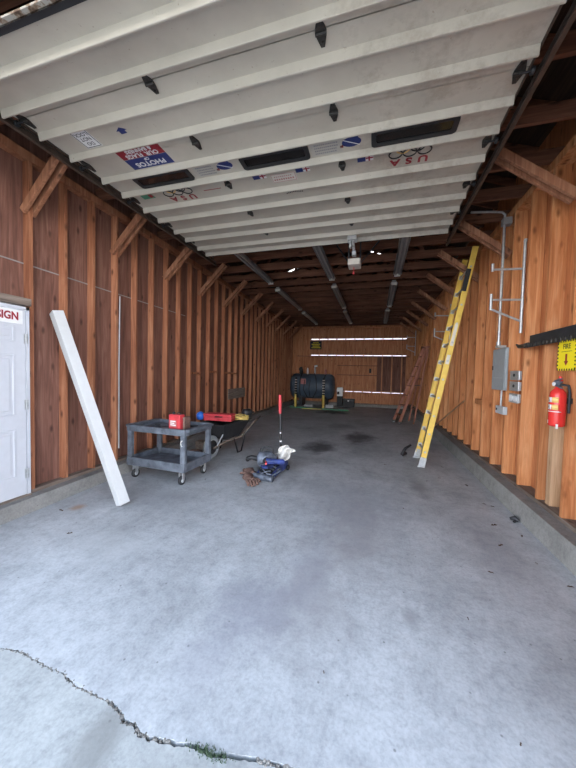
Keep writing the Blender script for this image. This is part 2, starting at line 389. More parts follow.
# ------------------------------------------------------------------ side walls
ZP = 3.62                                  # underside of the plates
def side_wall(name, fx, sgn, k, matS, matP, y_studs, zb, skip, door=None):
    wl = thing(name, None, None, (fx(1.1), 1.1, 0), math.atan(-k), kind='structure')
    d = 0.09 if door else 0.14
    mb = MB()
    def sid(y0, y1, z0, z1):
        skew_slab(mb, fx, sgn*d, sgn*(d+0.02), y0, y1, z0, z1)
    if door:
        sid(1.1, door[0], zb+.01, 2.572); sid(door[0], door[1], door[2], 2.572); sid(door[1], YB+.1, zb+.01, 2.572)
    else: sid(1.1, YB+.1, zb+.01, 2.572)
    sid(1.1, YB+.1, 2.572, ZP+.64)
    mb.build('siding', matP, wl)
    for z0, z1 in ((zb, zb+.038),):
        mb = MB()
        segs = [(1.1, YB+.1)] if not door else [(1.1, door[0]), (door[1], YB+.1)]
        for a, b in segs: skew_slab(mb, fx, 0.0, sgn*d, a, b, z0, z1)
        mb.build('sill_plate', 'grey_wood', wl)
    mb = MB(); skew_slab(mb, fx, 0.0, sgn*d, 1.1, YB+.1, ZP, ZP+.085); mb.build('top_plate', matS, wl)
    mb = MB(); skew_slab(mb, fx, sgn*(d-.008), sgn*(d-.001), 1.1, 5.2 if door else 1.3, 2.57, 2.583); mb.build('flashing', 'fixture', wl)
    proto = None
    for y in y_studs:
        if door and door[0] < y < door[1]-.02: continue
        if proto is None:
            m2 = MB(); m2.box(0, sgn*d, -0.019, 0.019, zb+.038, ZP)
            proto = m2.build('stud', matS, wl, bevel=0.003, local=True); c = proto
        else: c = proto.copy(); COL.objects.link(c)
        lp = WM[wl.name].inverted() @ Vector((fx(y), y, 0))
        c.location = lp
        if random.random() < .35: c.rotation_euler = (random.uniform(-.0022, .0022), 0, random.uniform(-.03, .03))
        c.parent = wl
    return wl
ysL = [1.15, 1.2] + [2.30+.373*i for i in range(33) if 2.30+.373*i < YB-.05]
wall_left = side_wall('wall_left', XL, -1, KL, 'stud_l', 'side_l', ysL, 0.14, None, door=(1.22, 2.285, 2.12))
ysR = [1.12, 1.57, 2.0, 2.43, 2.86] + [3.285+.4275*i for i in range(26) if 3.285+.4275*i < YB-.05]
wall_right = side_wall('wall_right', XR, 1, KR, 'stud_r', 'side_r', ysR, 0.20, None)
# header over the man door and blocking between studs
mb = MB(); mb.box(XL(1.7)-.14, XL(1.7)+.0, 1.22, 2.285, 2.125, 2.20); mb.build('door_header', 'grey_wood', wall_left)
for (yi, z) in ((2.3+.373*8, 1.42), (2.3+.373*10, 1.45), (2.3+.373*12, 1.43), (2.3+.373*13, 1.42)):
    mb = MB(); mb.box(XL(yi)-.09, XL(yi)+.0, yi+.02, yi+.353, z, z+.04); mb.build('blocking', 'stud_l', wall_left)
mb = MB(); mb.box(XR(5)+.0, XR(5)+.1, 5.46, 5.80, 1.05, 1.13)
mb.build('blocking', 'stud_r', wall_right)
mb = MB(); mb.box(XR(3.4)+.03, XR(3.4)+.12, 3.53, 3.61, 0.24, 1.12); mb.build('repair_board', 'pale_wood', wall_right, bevel=.004)
# knee braces: two boards each
def brace(wl, fx, sgn, y, top_in=0.55, z0=3.10, z1=3.66):
    for dy in (-.042, .042):
        mb = MB()
        x0 = fx(y); xa = x0 + sgn*.05; xb = x0 - sgn*top_in
        mb.bar((xa, y+dy, z0), (xb, y+dy, z1), 0.036, 0.075)
        mb.build('knee_brace', 'brace', wl, bevel=.003)
for i in range(11): brace(wall_left, XL, -1, 2.30+1.119*i, .55, 3.10, 3.69)
for y in (2.0, 3.43, 4.80, 5.92, 7.13, 8.4, 9.7, 10.95, 12.2, 13.4): brace(wall_right, XR, 1, y, 0.62, 3.16, 3.68)

# ------------------------------------------------------------------ back wall
wb_ = thing('wall_back', None, None, (-1.2, YB, 0), kind='structure')
XA, XB = XL(YB)-.02, XR(YB)+.02
mb = MB()
def bw(x0, x1, z0, z1): mb.box(x0, x1, YB+.09, YB+.11, z0, z1)
g0 = -3.05; g1 = 1.27
bw(XA-.2, XB+.2, 3.138, 4.0); bw(XA-.2, g0, 2.34, 3.138)
bw(g0, g1, 2.375, 3.095); bw(g1, XB+.2, 0.0, 3.138); bw(XA-.2, g1, 0.69, 2.34)
bw(XA-.2, -1.75, 0.0, 0.69); bw(-1.75, g1, 0.0, 0.662)
mb.build('siding', 'side_b', wb_)
mb = MB(); mb.box(0.05, 1.27, YB+.075, YB+.089, .74, 2.30); mb.build('plywood_patch', 'side_l', wb_)
mb = MB(); mb.box(XA, XB, YB, YB+.09, .11, .15); mb.build('sill_plate', 'grey_wood', wb_)
mb = MB(); mb.box(XA, XB, YB, YB+.09, ZP+.02, ZP+.105); mb.build('top_plate', 'side_b', wb_)
x = XA+.02; proto = None
while x < XB:
    if proto is None:
        m2 = MB(); m2.box(-.026, .026, -.01, .044, .15, ZP+.02); proto = m2.build('stud', 'side_b', wb_, local=True); c = proto
    else: c = proto.copy(); COL.objects.link(c)
    c.location = (x+1.2, .045, 0); x += .415
for dx in (0,):
    mb = MB(); mb.box(-3.7, 1.4, YB-.16, YB+.02, 2.295, 2.315); o = mb.build('shelf', 'side_l', wb_)
for (a, b, z) in ((-1.75, .1, 1.87), (-1.75, .1, 1.43)):
    mb = MB(); mb.box(a, b, YB+.02, YB+.045, z, z+.03); mb.build('rail', 'side_l', wb_)
mb = MB(); mb.box(XA-.3, XB+.3, YB-.05, YB+.2, 0, .11); tag(mb.build('trim_3', 'curb', recenter=False), None, None, kind='structure')

# ------------------------------------------------------------------ front wall (around the opening; behind and above the camera's view)
wf = MB(); wf.box(-3.9, -3.06, 0.95, 1.1, 0, 5.4); wf.box(1.08, 2.0, 0.95, 1.1, 0, 5.4); wf.box(-3.06, 1.08, 0.95, 1.1, 3.45, 5.4)
tag(wf.build('wall_front', 'side_l', recenter=False), None, None, kind='structure')

nb = MB(); nb.box(-14, 12, 19, 19.2, -.13, 4.2); tag(nb.build('wall_gap_dimmer', 'mandoor', recenter=False), None, None, kind='structure')  # added pale wall out back, dims the brightness through the back wall gaps
# ------------------------------------------------------------------ roof
roof = thing('ceiling', None, None, (-.95, 1.1, ZP+.085), kind='structure')
ZT = ZP+.085
def roof_z(x): return 5.25 - abs(x+.95)*0.36
holes = [(-2.80, -2.40, 9.02, 9.16), (-.28, .05, 8.95, 9.08), (-3.15, -2.7, 9.95, 10.02), (-2.1, -1.8, 9.95, 10.02)]
for (a, b) in ((-4.3, -.95), (-.95, 2.3)):
    xs = sorted({a, b} | {v for h in holes for v in h[:2] if a < v < b}); ys = sorted({.5, 14.7} | {v for h in holes for v in h[2:]})
    mb = MB()
    for i in range(len(xs)-1):
        for j in range(len(ys)-1):
            cx, cy = (xs[i]+xs[i+1])/2, (ys[j]+ys[j+1])/2
            if any(h[0] < cx < h[1] and h[2] < cy < h[3] for h in holes): continue
            x0, x1, y0, y1 = xs[i], xs[i+1], ys[j], ys[j+1]
            vs = [(x, y, roof_z(x)+dz) for dz in (0, .03) for x, y in ((x0, y0), (x1, y0), (x1, y1), (x0, y1))]
            mb.add(vs, [(0, 3, 2, 1), (4, 5, 6, 7), (0, 1, 5, 4), (1, 2, 6, 5), (2, 3, 7, 6), (3, 0, 4, 7)])
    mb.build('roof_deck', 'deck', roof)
def lucent():
    m = bpy.data.materials.new('translucent gap diffuser'); m.use_nodes = True; t = m.node_tree; t.nodes.clear()  # for the panels added over the roof gaps to scatter sunlight
    o = N(t, 'ShaderNodeOutputMaterial'); b = N(t, 'ShaderNodeBsdfTranslucent'); b.inputs[0].default_value = (0.9, 0.88, 0.82, 1); t.links.new(b.outputs[0], o.inputs[0]); return m
M['lucent'] = lucent()
for (a, b, c, d) in holes:
    mb = MB(); mb.add([(a, c, roof_z(a)+.032), (b, c, roof_z(b)+.032), (b, d, roof_z(b)+.032), (a, d, roof_z(a)+.032)], [(0, 1, 2, 3)]); mb.build('gap_diffuser', 'lucent', roof)  # panel added over each roof gap to soften the direct sun
# gable closing at the back
mb = MB(); mb.prism([(-4.2, 3.98), (2.2, 3.98), (2.2, roof_z(2.2)), (-.95, 5.25), (-4.2, roof_z(-4.2))], 0, .02, frame((1, 0, 0), (0, 0, 1), (0, YB+.11, 0)))
mb.build('gable', 'side_b', roof)
pt = {}
y = 1.35; first = True; tr = []
while y < YB:
    xa, xb = XL(y)-.15, XR(y)+.15
    t = bpy.data.objects.new('truss', None)
    # each truss: one part with chord, rafters and webs as sub-parts
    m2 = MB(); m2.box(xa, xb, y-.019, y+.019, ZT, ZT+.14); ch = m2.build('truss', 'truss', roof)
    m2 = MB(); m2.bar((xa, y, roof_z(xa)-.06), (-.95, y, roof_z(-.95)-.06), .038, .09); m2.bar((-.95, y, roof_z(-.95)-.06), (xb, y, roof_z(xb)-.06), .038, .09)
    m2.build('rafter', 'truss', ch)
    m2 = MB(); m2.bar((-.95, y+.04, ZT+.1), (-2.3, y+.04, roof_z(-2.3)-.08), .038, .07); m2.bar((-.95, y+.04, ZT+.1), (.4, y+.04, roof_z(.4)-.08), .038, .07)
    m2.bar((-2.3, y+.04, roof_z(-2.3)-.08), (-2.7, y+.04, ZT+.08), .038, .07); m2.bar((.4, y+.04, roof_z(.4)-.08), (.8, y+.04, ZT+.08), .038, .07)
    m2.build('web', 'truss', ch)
    bpy.data.objects.remove(t)
    y += .606

# ------------------------------------------------------------------ man door
d1 = thing('door_1', None, None, (XL(1.75), 2.25, .16), kind='structure')
xd = XL(1.75)+.006
mb = MB(); mb.box(xd-.04, xd, 1.325, 2.222, .16, 2.065)
mb.build('door_leaf', 'mandoor', d1, bevel=.002)
for (y0, y1) in ((1.43, 1.72), (1.845, 2.125)):
    for (z0, z1) in ((1.74, 1.91), (1.00, 1.62), (.36, .86)):
        mb = MB()
        for a, b, c, d in ((y0, y1, z0, z0+.02), (y0, y1, z1-.02, z1), (y0, y0+.02, z0+.02, z1-.02), (y1-.02, y1, z0+.02, z1-.02)): mb.box(xd-.001, xd+.007, a, b, c, d)
        mb.box(xd-.001, xd+.009, y0+.05, y1-.05, z0+.05, z1-.05)
        mb.build('door_panel', 'mandoor', d1, bevel=.003)
mb = MB(); mb.box(xd-.10, xd+.004, 2.228, 2.258, .15, 2.105); mb.box(xd-.10, xd+.004, 1.285, 1.315, .15, 2.105); mb.box(xd-.10, xd+.004, 1.285, 2.258, 2.075, 2.105)
mb.build('door_frame', 'mandoor', d1)
for z in (1.78, 1.10, .38):
    mb = MB(); mb.box(xd, xd+.006, 2.205, 2.245, z-.05, z+.05); mb.lathe((xd+.006, 2.225, z-.05), (0, 0, 1), [(.006, 0), (.006, .1)], 8); mb.build('hinge', 'galv', d1)
mb = MB(); mb.box(xd-.10, xd+.02, 1.285, 2.258, .135, .158); mb.build('threshold', 'grey_wood', d1)
mb = MB(); mb.box(xd, xd+.006, 1.55, 2.195, 1.925, 2.06); sg = mb.build('door_sign', 'decal_white', None)
tag(sg, 'white sign strip with bold red lettering along the top of the white side door', 'sign')
mb = MB(); text_into(mb, 'SIGN', .105, frame((0, 1, 0), (0, 0, 1), (xd+.0075, 2.065, 1.995)), .001, offset=.004, sx=.80); mb.build('lettering', 'ink_red', sg)

# ------------------------------------------------------------------ overhead door
def ring_rect(cx, cy, a, b, t, z0, z1):
    mb = MB(); o = [(-a, -b), (a, -b), (a, b), (-a, b)]; i = [(-a+t, -b+t), (a-t, -b+t), (a-t, b-t), (-a+t, b-t)]
    vs = [(cx+x, cy+y, z) for z in (z0, z1) for x, y in o+i]
    fs = []
    for k in range(4):
        j = (k+1) % 4; fs += [(k, j, 4+j, 4+k), (8+k, 12+k, 12+j, 8+j), (k, 8+k, 8+j, j), (4+k, 4+j, 12+j, 12+k)]
    return mb.add(vs, fs)
DX0, DX1 = -2.93, 0.905
od = thing('overhead_door', 'open cream steel sectional garage door hanging flat under the roof trusses, covered with stickers', 'garage door', (-1.0, 1.8, 3.5))
Z0 = 3.50; ZS = 3.556
def seam_y(k): return 1.80 + .609*k
ribs = [(2.0, 2.28), (2.636, 2.905), (3.245, 3.513), (3.852, 4.125), (4.46, 4.715)]
def section(prof, name='door_section', y_bot=None):
    mb = MB(); n = len(prof)
    vs = [(x, y, z) for x in (DX0, DX1) for y, z in prof] 
    mb.add(vs, [(i, i+1, n+i+1, n+i) for i in range(n-1)])
    # ends and thin back
    mb.add([(x, y, z) for x in (DX0, DX1) for y, z in ((prof[0][0], ZS+.03 if y_bot is None else prof[0][1]+.035), (prof[-1][0], ZS+.03))], [(0, 1, 3, 2)])
    for e in (0, 1):
        pl = [(DX0 if e == 0 else DX1, y, z) for y, z in prof] 
        pl += [(pl[0][0], prof[-1][0], ZS+.03), (pl[0][0], prof[0][0], ZS+.03 if y_bot is None else prof[0][1]+.035)]
        mb.add(pl, [tuple(range(len(pl)))])
    return mb.build(name, 'skin', od)
def rib(y, z=None, dz=0.0): return [(y-.016, ZS+dz), (y-.002, Z0+.003+dz), (y+.002, Z0+dz), (y+.012, Z0+dz), (y+.014, ZS+dz)]
for k, (a, b) in enumerate(ribs):
    s0 = seam_y(k) if k else 1.84; s1 = seam_y(k+1) if k < 4 else 4.745
    section([(s0+.002, ZS)] + rib(a) + rib(b) + [(s1-.002, ZS)])
# bottom section tips down a little where the tracks start to curve
def sl(y): return -(1.84-y)*0.235
section([(1.262, ZS+sl(1.262))] + [(y, z+sl(y)) for y, z in rib(1.44)] + [(y, z+sl(y)) for y, z in rib(1.722)] + [(1.836, ZS)], y_bot=1)
zb_ = ZS+sl(1.23)
mb = MB(); mb.box(DX0, DX1, 1.176, 1.205, zb_-.045, zb_-.033); mb.build('bottom_bar', 'rusty', od)
mb = MB(); mb.box(DX0, DX1, 1.205, 1.260, zb_-.012, zb_-.002); mb.build('shadow_seal', 'black', od)  # black seal strip, its black also stands in for the shadow band there
mb = MB(); mb.box(DX0, DX1, 1.200, 1.206, zb_-.045, zb_-.002); mb.build('bottom_lip', 'rusty', od)
def hinge(x, y, z, end=False):
    mb = MB(); wv = .034; hv = .085
    T = Matrix.Translation((x, y, z))
    mb.prism([(-wv, -.012), (-.012, -hv), (.012, -hv), (wv, -.012), (wv, .012), (.012, hv), (-.012, hv), (-wv, .012)], -.008, 0, T)
    mb.tube([(x-wv, y, z-.012), (x+wv, y, z-.012)], .011, 8)
    for yy in (-.055, .055): mb.lathe((x, y+yy, z-.016), (0, 0, 1), [(.008, 0), (.008, .01)], 6)
    mb.build('hinge', 'hinge', od)
for k in range(5):
    y = (1.84, 2.415, 3.03, 3.64, 4.20)[k]
    for x in (-1.625, -.385): hinge(x, y+.01, ZS-.004)
    for x, s in ((DX1-.05, 1), (DX0+.05, -1)):
        hinge(x, y+.01, ZS-.004)
        mb = MB(); mb.tube([(x, y, ZS-.03), (x+s*.07, y, ZS-.03)], .007, 8); mb.lathe((x+s*.06, y, ZS-.03), (s, 0, 0), [(.022, 0), (.024, .008), (.022, .02)], 14); mb.build('roller', 'black_steel', od)
# end stiles: dark edge plates seen past the rib ends
for x, s in ((DX0, -1), (DX1, 1)):
    mb = MB(); mb.box(min(x, x+s*.012), max(x, x+s*.012), 1.84, 4.745, ZS-.012, ZS+.04); mb.build('end_stile', 'track', od)
# door glass
def rrect(cx, cy, a, b, r, n=5):
    out = []
    for (sx, sy, t0) in ((1, 1, 0), (-1, 1, 90), (-1, -1, 180), (1, -1, 270)):
        for i in range(n+1):
            t = math.radians(t0+90*i/n); out.append((cx+sx*(a-r)+r*math.cos(t), cy+sy*(b-r)+r*math.sin(t)))
    return out
for cx in (-2.265, -1.005, .237):
    mb = MB(); o_, i_ = rrect(0, 0, .342, .094, .035), rrect(0, 0, .30, .055, .02); n = len(o_)
    T = Matrix.Translation((cx, 2.79, ZS))
    vs = [T @ Vector((x, y, -.012)) for x, y in o_] + [T @ Vector((x, y, -.014)) for x, y in i_] + [T @ Vector((x, y, 0)) for x, y in o_] + [T @ Vector((x, y, -.001)) for x, y in i_]
    fs = []
    for i in range(n):
        j = (i+1) % n; fs += [(i, j, n+j, n+i), (i, 2*n+i, 2*n+j, j), (n+i, n+j, 3*n+j, 3*n+i)]
    mb.add(vs, fs); fr = mb.build('window_frame', 'black', od)
    mb = MB(); mb.prism(rrect(0, 0, .30, .055, .02), -.004, -.001, T); mb.build('pane', 'glass', fr)
# stickers. On the open door they read upside down from the opening
def up_frame(x, y, z=ZS-.0025): return frame((-1, 0, 0), (0, 1, 0), (x, y, z))
def decal(name, cx, cy, wx, wy, mat, label=None):
    mb = MB(); mb.box(cx-wx/2, cx+wx/2, cy-wy/2, cy+wy/2, ZS-.002, ZS-.0002); o = mb.build(name, mat, od)
    if label: o['label'] = label
    return o
def ink(par, mat, items, z=ZS-.003, nm='lettering'):
    mb = MB()
    for (s, x, y, size, *r) in items: text_into(mb, s, size, up_frame(x, y, z), .001, offset=(r[1] if len(r) > 1 else 0.001), sx=(r[0] if r else 1))
    return mb.build(nm, mat, par)
s = decal('sticker', -2.575, 2.145, .175, .20, 'decal_white', 'white sticker reading DO NOT LOCK with a black border')
mb = ring_rect(-2.575, 2.145, .082, .095, .006, ZS-.003, ZS-.002)
mb.build('border', 'ink_black', s)
ink(s, 'ink_black', [('DO', -2.575, 2.198, .052, 1, .0), ('NOT', -2.575, 2.145, .052, 1, .0), ('LOCK', -2.575, 2.095, .052, 1, .0)])
mb = MB(); mb.prism([(-2.235, 2.152), (-2.18, 2.118), (-2.125, 2.152), (-2.15, 2.152), (-2.15, 2.185), (-2.21, 2.185), (-2.21, 2.152)], ZS-.002, ZS-.0002)
o = mb.build('sticker', 'ink_blue', od); o['label'] = 'small dark blue arrow sticker'
s = decal('sticker', -2.22, 2.535, .48, .135, 'ink_blue', 'dark blue sign band reading PHOTOS OF')
ink(s, 'decal_white', [('PHOTOS', -2.22, 2.548, .08, 1.08, .002), ('OF', -2.22, 2.49, .045)])
s = decal('sticker', -2.22, 2.40, .48, .125, 'ink_red', 'red sign band reading OUR FLAGS & BANNERS')
ink(s, 'decal_white', [('OUR  FLAGS', -2.22, 2.43, .066, 1.0, .002), ('& BANNERS', -2.22, 2.375, .055, 1.0, .002)])
def rings(cx, cy):
    s = ink(od, 'ink_red', [('U', cx-.125+.25, cy+.108, .118, 1.1, .004), ('S', cx, cy+.108, .118, 1.1, .004), ('A', cx-.125, cy+.108, .118, 1.1, .004)], nm='sticker')
    s['label'] = 'USA lettering in red with a row of linked rings above'
    for i, (dx, dy, m) in enumerate(((.125, 0, 'ink_black'), (0, 0, 'ink_black'), (-.125, 0, 'ink_black'), (.062, -.055, 'ink_black'), (-.062, -.055, 'orange_ink'))):
        mb = MB(); P0 = [(cx+dx+.058*math.cos(t*2*PI/28), cy-.004+dy+.052*math.sin(t*2*PI/28), ZS-.003) for t in range(28)]
        mb.tube(P0, .0055, 6, closed=True); mb.build('ring', m, s)
rings(-2.27, 3.045); rings(.235, 3.035)
def globe(cx, cy):
    mb = MB(); mb.prism([(cx+.085*math.cos(t*PI/12), cy+.055*math.sin(t*PI/12)) for t in range(24)], ZS-.002, ZS-.0002); mb.box(cx-.03, cx+.06, cy-.085, cy, ZS-.0019, ZS-.0003)
    o = mb.build('sticker', 'ink_blue', od); o['label'] = 'round blue emblem with a white streak'
    mb = MB(); mb.bar((cx-.07, cy-.035, ZS-.003), (cx+.07, cy+.045, ZS-.003), .008, .001); mb.build('streak', 'decal_white', o)
    mb = MB(); mb.box(cx-.105, cx-.075, cy+.02, cy+.05, ZS-.002, ZS-.0002); mb.build('sticker', 'ink_red', od)
globe(-1.525, 2.775); globe(-.275, 2.775)
def small_text(cx, cy):
    s = decal('sticker', cx, cy, .26, .17, 'decal_white', 'pale sticker with small grey lettering')
    ink(s, 'ink_grey', [('ALSO', cx, cy+.055, .035), ('OF', cx, cy+.022, .028), ('INDEPENDENT', cx, cy-.015, .032), ('DEALERS', cx, cy-.055, .032)])
def lines_text(cx, cy, wx=.2, n=4):
    s = decal('sticker', cx, cy, wx+.06, .16, 'decal_pale', 'pale sticker with small grey lettering'); mb = MB(); rr = random.Random(int(cx*100))
    for i in range(n):
        xx = cx-wx/2
        while xx < cx+wx/2-.02:
            l = rr.uniform(.008, .016); mb.box(xx, xx+l, cy-.055+i*.034, cy-.04+i*.034, ZS-.003, ZS-.002); xx += l+.005
    mb.build('lettering', 'ink_grey', s)
lines_text(-1.74, 2.79); lines_text(-.50, 2.79, .22)
def flagd(cx, cy):
    s = decal('sticker', cx-.035, cy, .075, .08, 'ink_blue', 'small flag sticker, blue and white with red bars')
    mb = MB(); mb.box(cx+.004, cx+.075, cy-.04, cy+.04, ZS-.002, ZS-.0002); w_ = mb.build('field', 'decal_white', s)
    mb = MB(); mb.box(cx+.03, cx+.045, cy-.04, cy+.04, ZS-.003, ZS-.002); mb.box(cx+.006, cx+.074, cy-.008, cy+.008, ZS-.0032, ZS-.002); mb.build('cross', 'ink_red', s)
for cx in (-1.25, -.78, -.165): flagd(cx, 3.015)
s = decal('sticker', -1.0, 3.09, .27, .13, 'cream', 'rectangular cream sticker with brown outline and lettering')
ring_rect(-1.0, 3.09, .13, .062, .004, ZS-.003, ZS-.002).build('border', 'pink', s)
mb = MB()
for i in range(9): mb.box(-1.11+i*.025, -1.095+i*.025, 3.10, 3.125, ZS-.003, ZS-.002); mb.box(-1.10+i*.022, -1.09+i*.022, 3.06, 3.075, ZS-.003, ZS-.002)
mb.build('lettering', 'pink', s)
s = decal('sticker', -2.68, 3.03, .16, .09, 'ink_green', 'green sticker with a red patch'); mb = MB(); mb.box(-2.66, -2.61, 3.0, 3.06, ZS-.003, ZS-.002); mb.build('patch', 'ink_red', s)
mb = MB(); mb.box(-1.96, -1.74, 3.09, 3.098, ZS-.002, ZS-.0002); mb.build('sticker', 'ink_red', od)
mb = MB()
for i in range(10): mb.box(-1.05+.02*i, -1.038+.02*i, 3.345+.004*abs(i-4.5), 3.362+.004*abs(i-4.5), ZS-.002, ZS-.0002)
mb.prism([(-.985+.035*math.cos(t*PI/8), 3.33+.014*math.sin(t*PI/8)) for t in range(16)], ZS-.002, ZS-.0002)
o = mb.build('sticker', 'ink_black', od); o['label'] = 'arched black lettering under a small oval'

# door tracks
for (x, s_, nm) in ((.965, 1, 'right'), (-2.965, -1, 'left')):
    tk = thing('door_track', 'dark steel door track along the %s edge of the open overhead door' % nm, 'door track', (x, 3.3, 3.45))
    mb = MB(); y0, y1 = 1.15, 5.15
    mb.box(x-.004 if s_ > 0 else x-.026, x+.026 if s_ > 0 else x+.004, y0, y1, 3.485, 3.49)
    mb.box(x+s_*.024-.0025, x+s_*.024+.0025, y0, y1, 3.49, 3.55); mb.box(x-s_*.002-.002, x-s_*.002+.002, y0, y1, 3.49, 3.50)
    mb.box(min(x, x+s_*.024), max(x, x+s_*.024), y0, y1, 3.55, 3.555)
    mb.build('rail', 'track', tk)
    for yy in (1.5, 2.6, 3.78, 5.05):
        mb = MB(); mb.box(x+s_*.033-.002, x+s_*.033+.004, yy, yy+.03, 3.5, ZT-.001+.05); mb.build('hanger', 'track', tk)

# opener
op = thing('door_opener', 'pale garage door opener motor hanging from the trusses behind the open door', 'door opener', (-.38, 5.0, 3.25))
mb = MB(); mb.box(-.49, -.29, 4.92, 5.18, 3.24, 3.34); mb.build('motor_housing', 'cream', op, bevel=.015)
mb = MB(); mb.box(-.41, -.37, 4.6, 4.92, 3.42, 3.46); mb.box(-.42, -.36, 4.85, 4.95, 3.36, 3.43); mb.build('drive_rail', 'galv', op)
for xx in (-.48, -.30):
    mb = MB(); mb.box(xx-.012, xx+.012, 4.98, 4.984, 3.36, ZT+.01); mb.build('hanger_strap', 'black_steel', op)
mb = MB(); mb.tube([(-.4, 5.05, 3.24), (-.4, 5.05, 3.16)], .006, 6); mb.lathe((-.4, 5.05, 3.12), (0, 0, 1), [(.012, 0), (.018, .02), (.008, .045)], 8); mb.build('release_handle', 'red_box', op)
for c0, c1 in (((-.48, 5.13, 3.33), (-.72, 5.3, 3.72)), ((-.30, 5.13, 3.33), (-.02, 5.3, 3.72))):
    mb = MB(); mb.bar(c0, c1, .02, .02); mb.build('sway_brace', 'black_steel', op)
mb = MB(); mb.box(-.46, -.33, 4.48, 4.60, 3.44, 3.50); mb.box(-.43, -.405, 4.5, 4.56, 3.34, 3.45); mb.box(-.385, -.36, 4.5, 4.56, 3.36, 3.45)
mb.build('trolley_bracket', 'galv', op)

# ------------------------------------------------------------------ ceiling lights
def strip_light(x, y0, y1, label):
    t = thing('ceiling_light', label, 'ceiling light', (x, y0, 3.60), 0, 'strip lights in three rows under the trusses')
    z = 3.705
    mb = MB(); mb.box(x-.04, x+.04, y0, y1, z-.055, z-.001); mb.build('channel', 'fixture', t)
    mb = MB(); mb.add([(x+a, y, zz) for y in (y0, y1) for a, zz in ((-.08, z-.075), (-.04, z-.03), (-.04, z-.025), (-.085, z-.07))], [(0, 1, 5, 4), (2, 3, 7, 6), (0, 3, 2, 1), (4, 5, 6, 7), (0, 4, 7, 3)])
    mb.add([(x-a, y, zz) for y in (y0, y1) for a, zz in ((-.08, z-.075), (-.04, z-.03), (-.04, z-.025), (-.085, z-.07))], [(0, 1, 5, 4), (2, 3, 7, 6), (0, 3, 2, 1), (4, 5, 6, 7), (0, 4, 7, 3)])
    mb.build('reflector', 'fixture', t)
    for a in (-.035, .035):
        mb = MB(); mb.tube([(x+a, y0+.03, z-.082), (x+a, y1-.03, z-.082)], .015, 10); mb.build('tube', 'fixture_in', t)
    for yy in (y0, y1-.03):
        mb = MB(); mb.box(x-.06, x+.06, yy, yy+.028, z-.11, z-.056); mb.build('end_cap', 'cream', t)
rows = (('left', -2.48, 0.0), ('middle', -1.02, 0.0), ('right', .37, -.0))
for nm, x, k in rows:
    for i, (a, b) in enumerate(((4.48, 6.86), (7.45, 9.89), (10.5, 12.94))):
        strip_light(x-.03*i, a, b, '%s strip light in the %s row under the trusses' % (('nearest', 'second', 'farthest')[i], nm))

# ------------------------------------------------------------------ white post
bp = MB(); 
p0 = Vector((-2.60, 2.60, 0.0)); p1 = Vector((-3.385, 2.47, 2.10))
d = (p1-p0).normalized(); sx = d.cross(Vector((0.35, 1, 0))).normalized(); sy = sx.cross(d)
hw = .052
vs = []
lo = min((p0+sx*a*hw+sy*b*hw).z for a in (-1, 1) for b in (-1, 1))
p0.z -= lo - .001
for p in (p0, p1): vs += [p+sx*a*hw+sy*b*hw for a, b in ((-1, -1), (1, -1), (1, 1), (-1, 1))]
bp.add(vs, [(3, 2, 1, 0), (0, 1, 5, 4), (1, 2, 6, 5), (2, 3, 7, 6), (3, 0, 4, 7), (4, 5, 6, 7)])
tag(bp.build('white_post', 'beam_white', bevel=.003), 'long square white post leaning against the left wall beside the white door', 'post')

# ------------------------------------------------------------------ cart
ct = thing('utility_cart', 'worn grey plastic two-shelf utility cart on casters by the left wall', 'cart', (-2.76, 3.59, 0), math.radians(-2.5))
CX, CY = .475, .31
def tray(z, h, name):
    mb = MB(); mb.box(-CX+.02, CX-.02, -CY+.02, CY-.02, z, z+.02)
    for (a, b, c, e) in ((-CX, CX, -CY, -CY+.035), (-CX, CX, CY-.035, CY), (-CX, -CX+.035, -CY+.035, CY-.035), (CX-.035, CX, -CY+.035, CY-.035)): mb.box(a, b, c, e, z-.015, z+h)
    return mb.build(name, 'cart', ct, bevel=.008, local=True)
tray(.195, .10, 'lower_tray')
tt = tray(.665, .07, 'top_tray')
for a_, b_ in ((-CX-.05, -CX+.02), (CX-.01, CX+.05)):
    mb = MB(); mb.box(a_, b_, -CY+.03, CY-.03, .70, .735); mb.build('handle_rim', 'cart', ct, bevel=.01, local=True)
for sx_ in (-1, 1):
    for sy_ in (-1, 1):
        mb = MB(); x, y = sx_*(CX-.04), sy_*(CY-.035)
        mb.box(x-.035, x+.035, y-.028, y+.028, .19, .69); mb.build('corner_post', 'cart', ct, bevel=.01, local=True)
        mb = MB(); x, y = sx_*(CX-.09), sy_*(CY-.07)
        mb.box(x-.03, x+.03, y-.03, y+.03, .165, .182); mb.box(x-.03, x-.022, y-.022, y+.022, .06, .168); mb.box(x+.022, x+.03, y-.022, y+.022, .06, .168)
        cf = mb.build('caster', 'galv', ct, local=True)
        mb = MB(); mb.lathe((x-.018, y, .058), (1, 0, 0), [(.045, 0), (.058, .004), (.058, .032), (.045, .036)], 20); wv = mb.build('wheel', 'black', cf, local=True)
        mb = MB(); mb.lathe((x-.024, y, .058), (1, 0, 0), [(.022, 0), (.03, .004), (.03, .044), (.022, .048)], 14); mb.build('hub', 'light_grey', cf, local=True)
mb = MB(); mb.tube([(CX-.03, -CY-.002, .60), (CX-.055, -CY-.003, .575), (CX-.05, -CY-.003, .545), (CX-.035, -CY-.002, .52)], .006, 6); mb.build('paint_smear', 'white', ct, local=True)
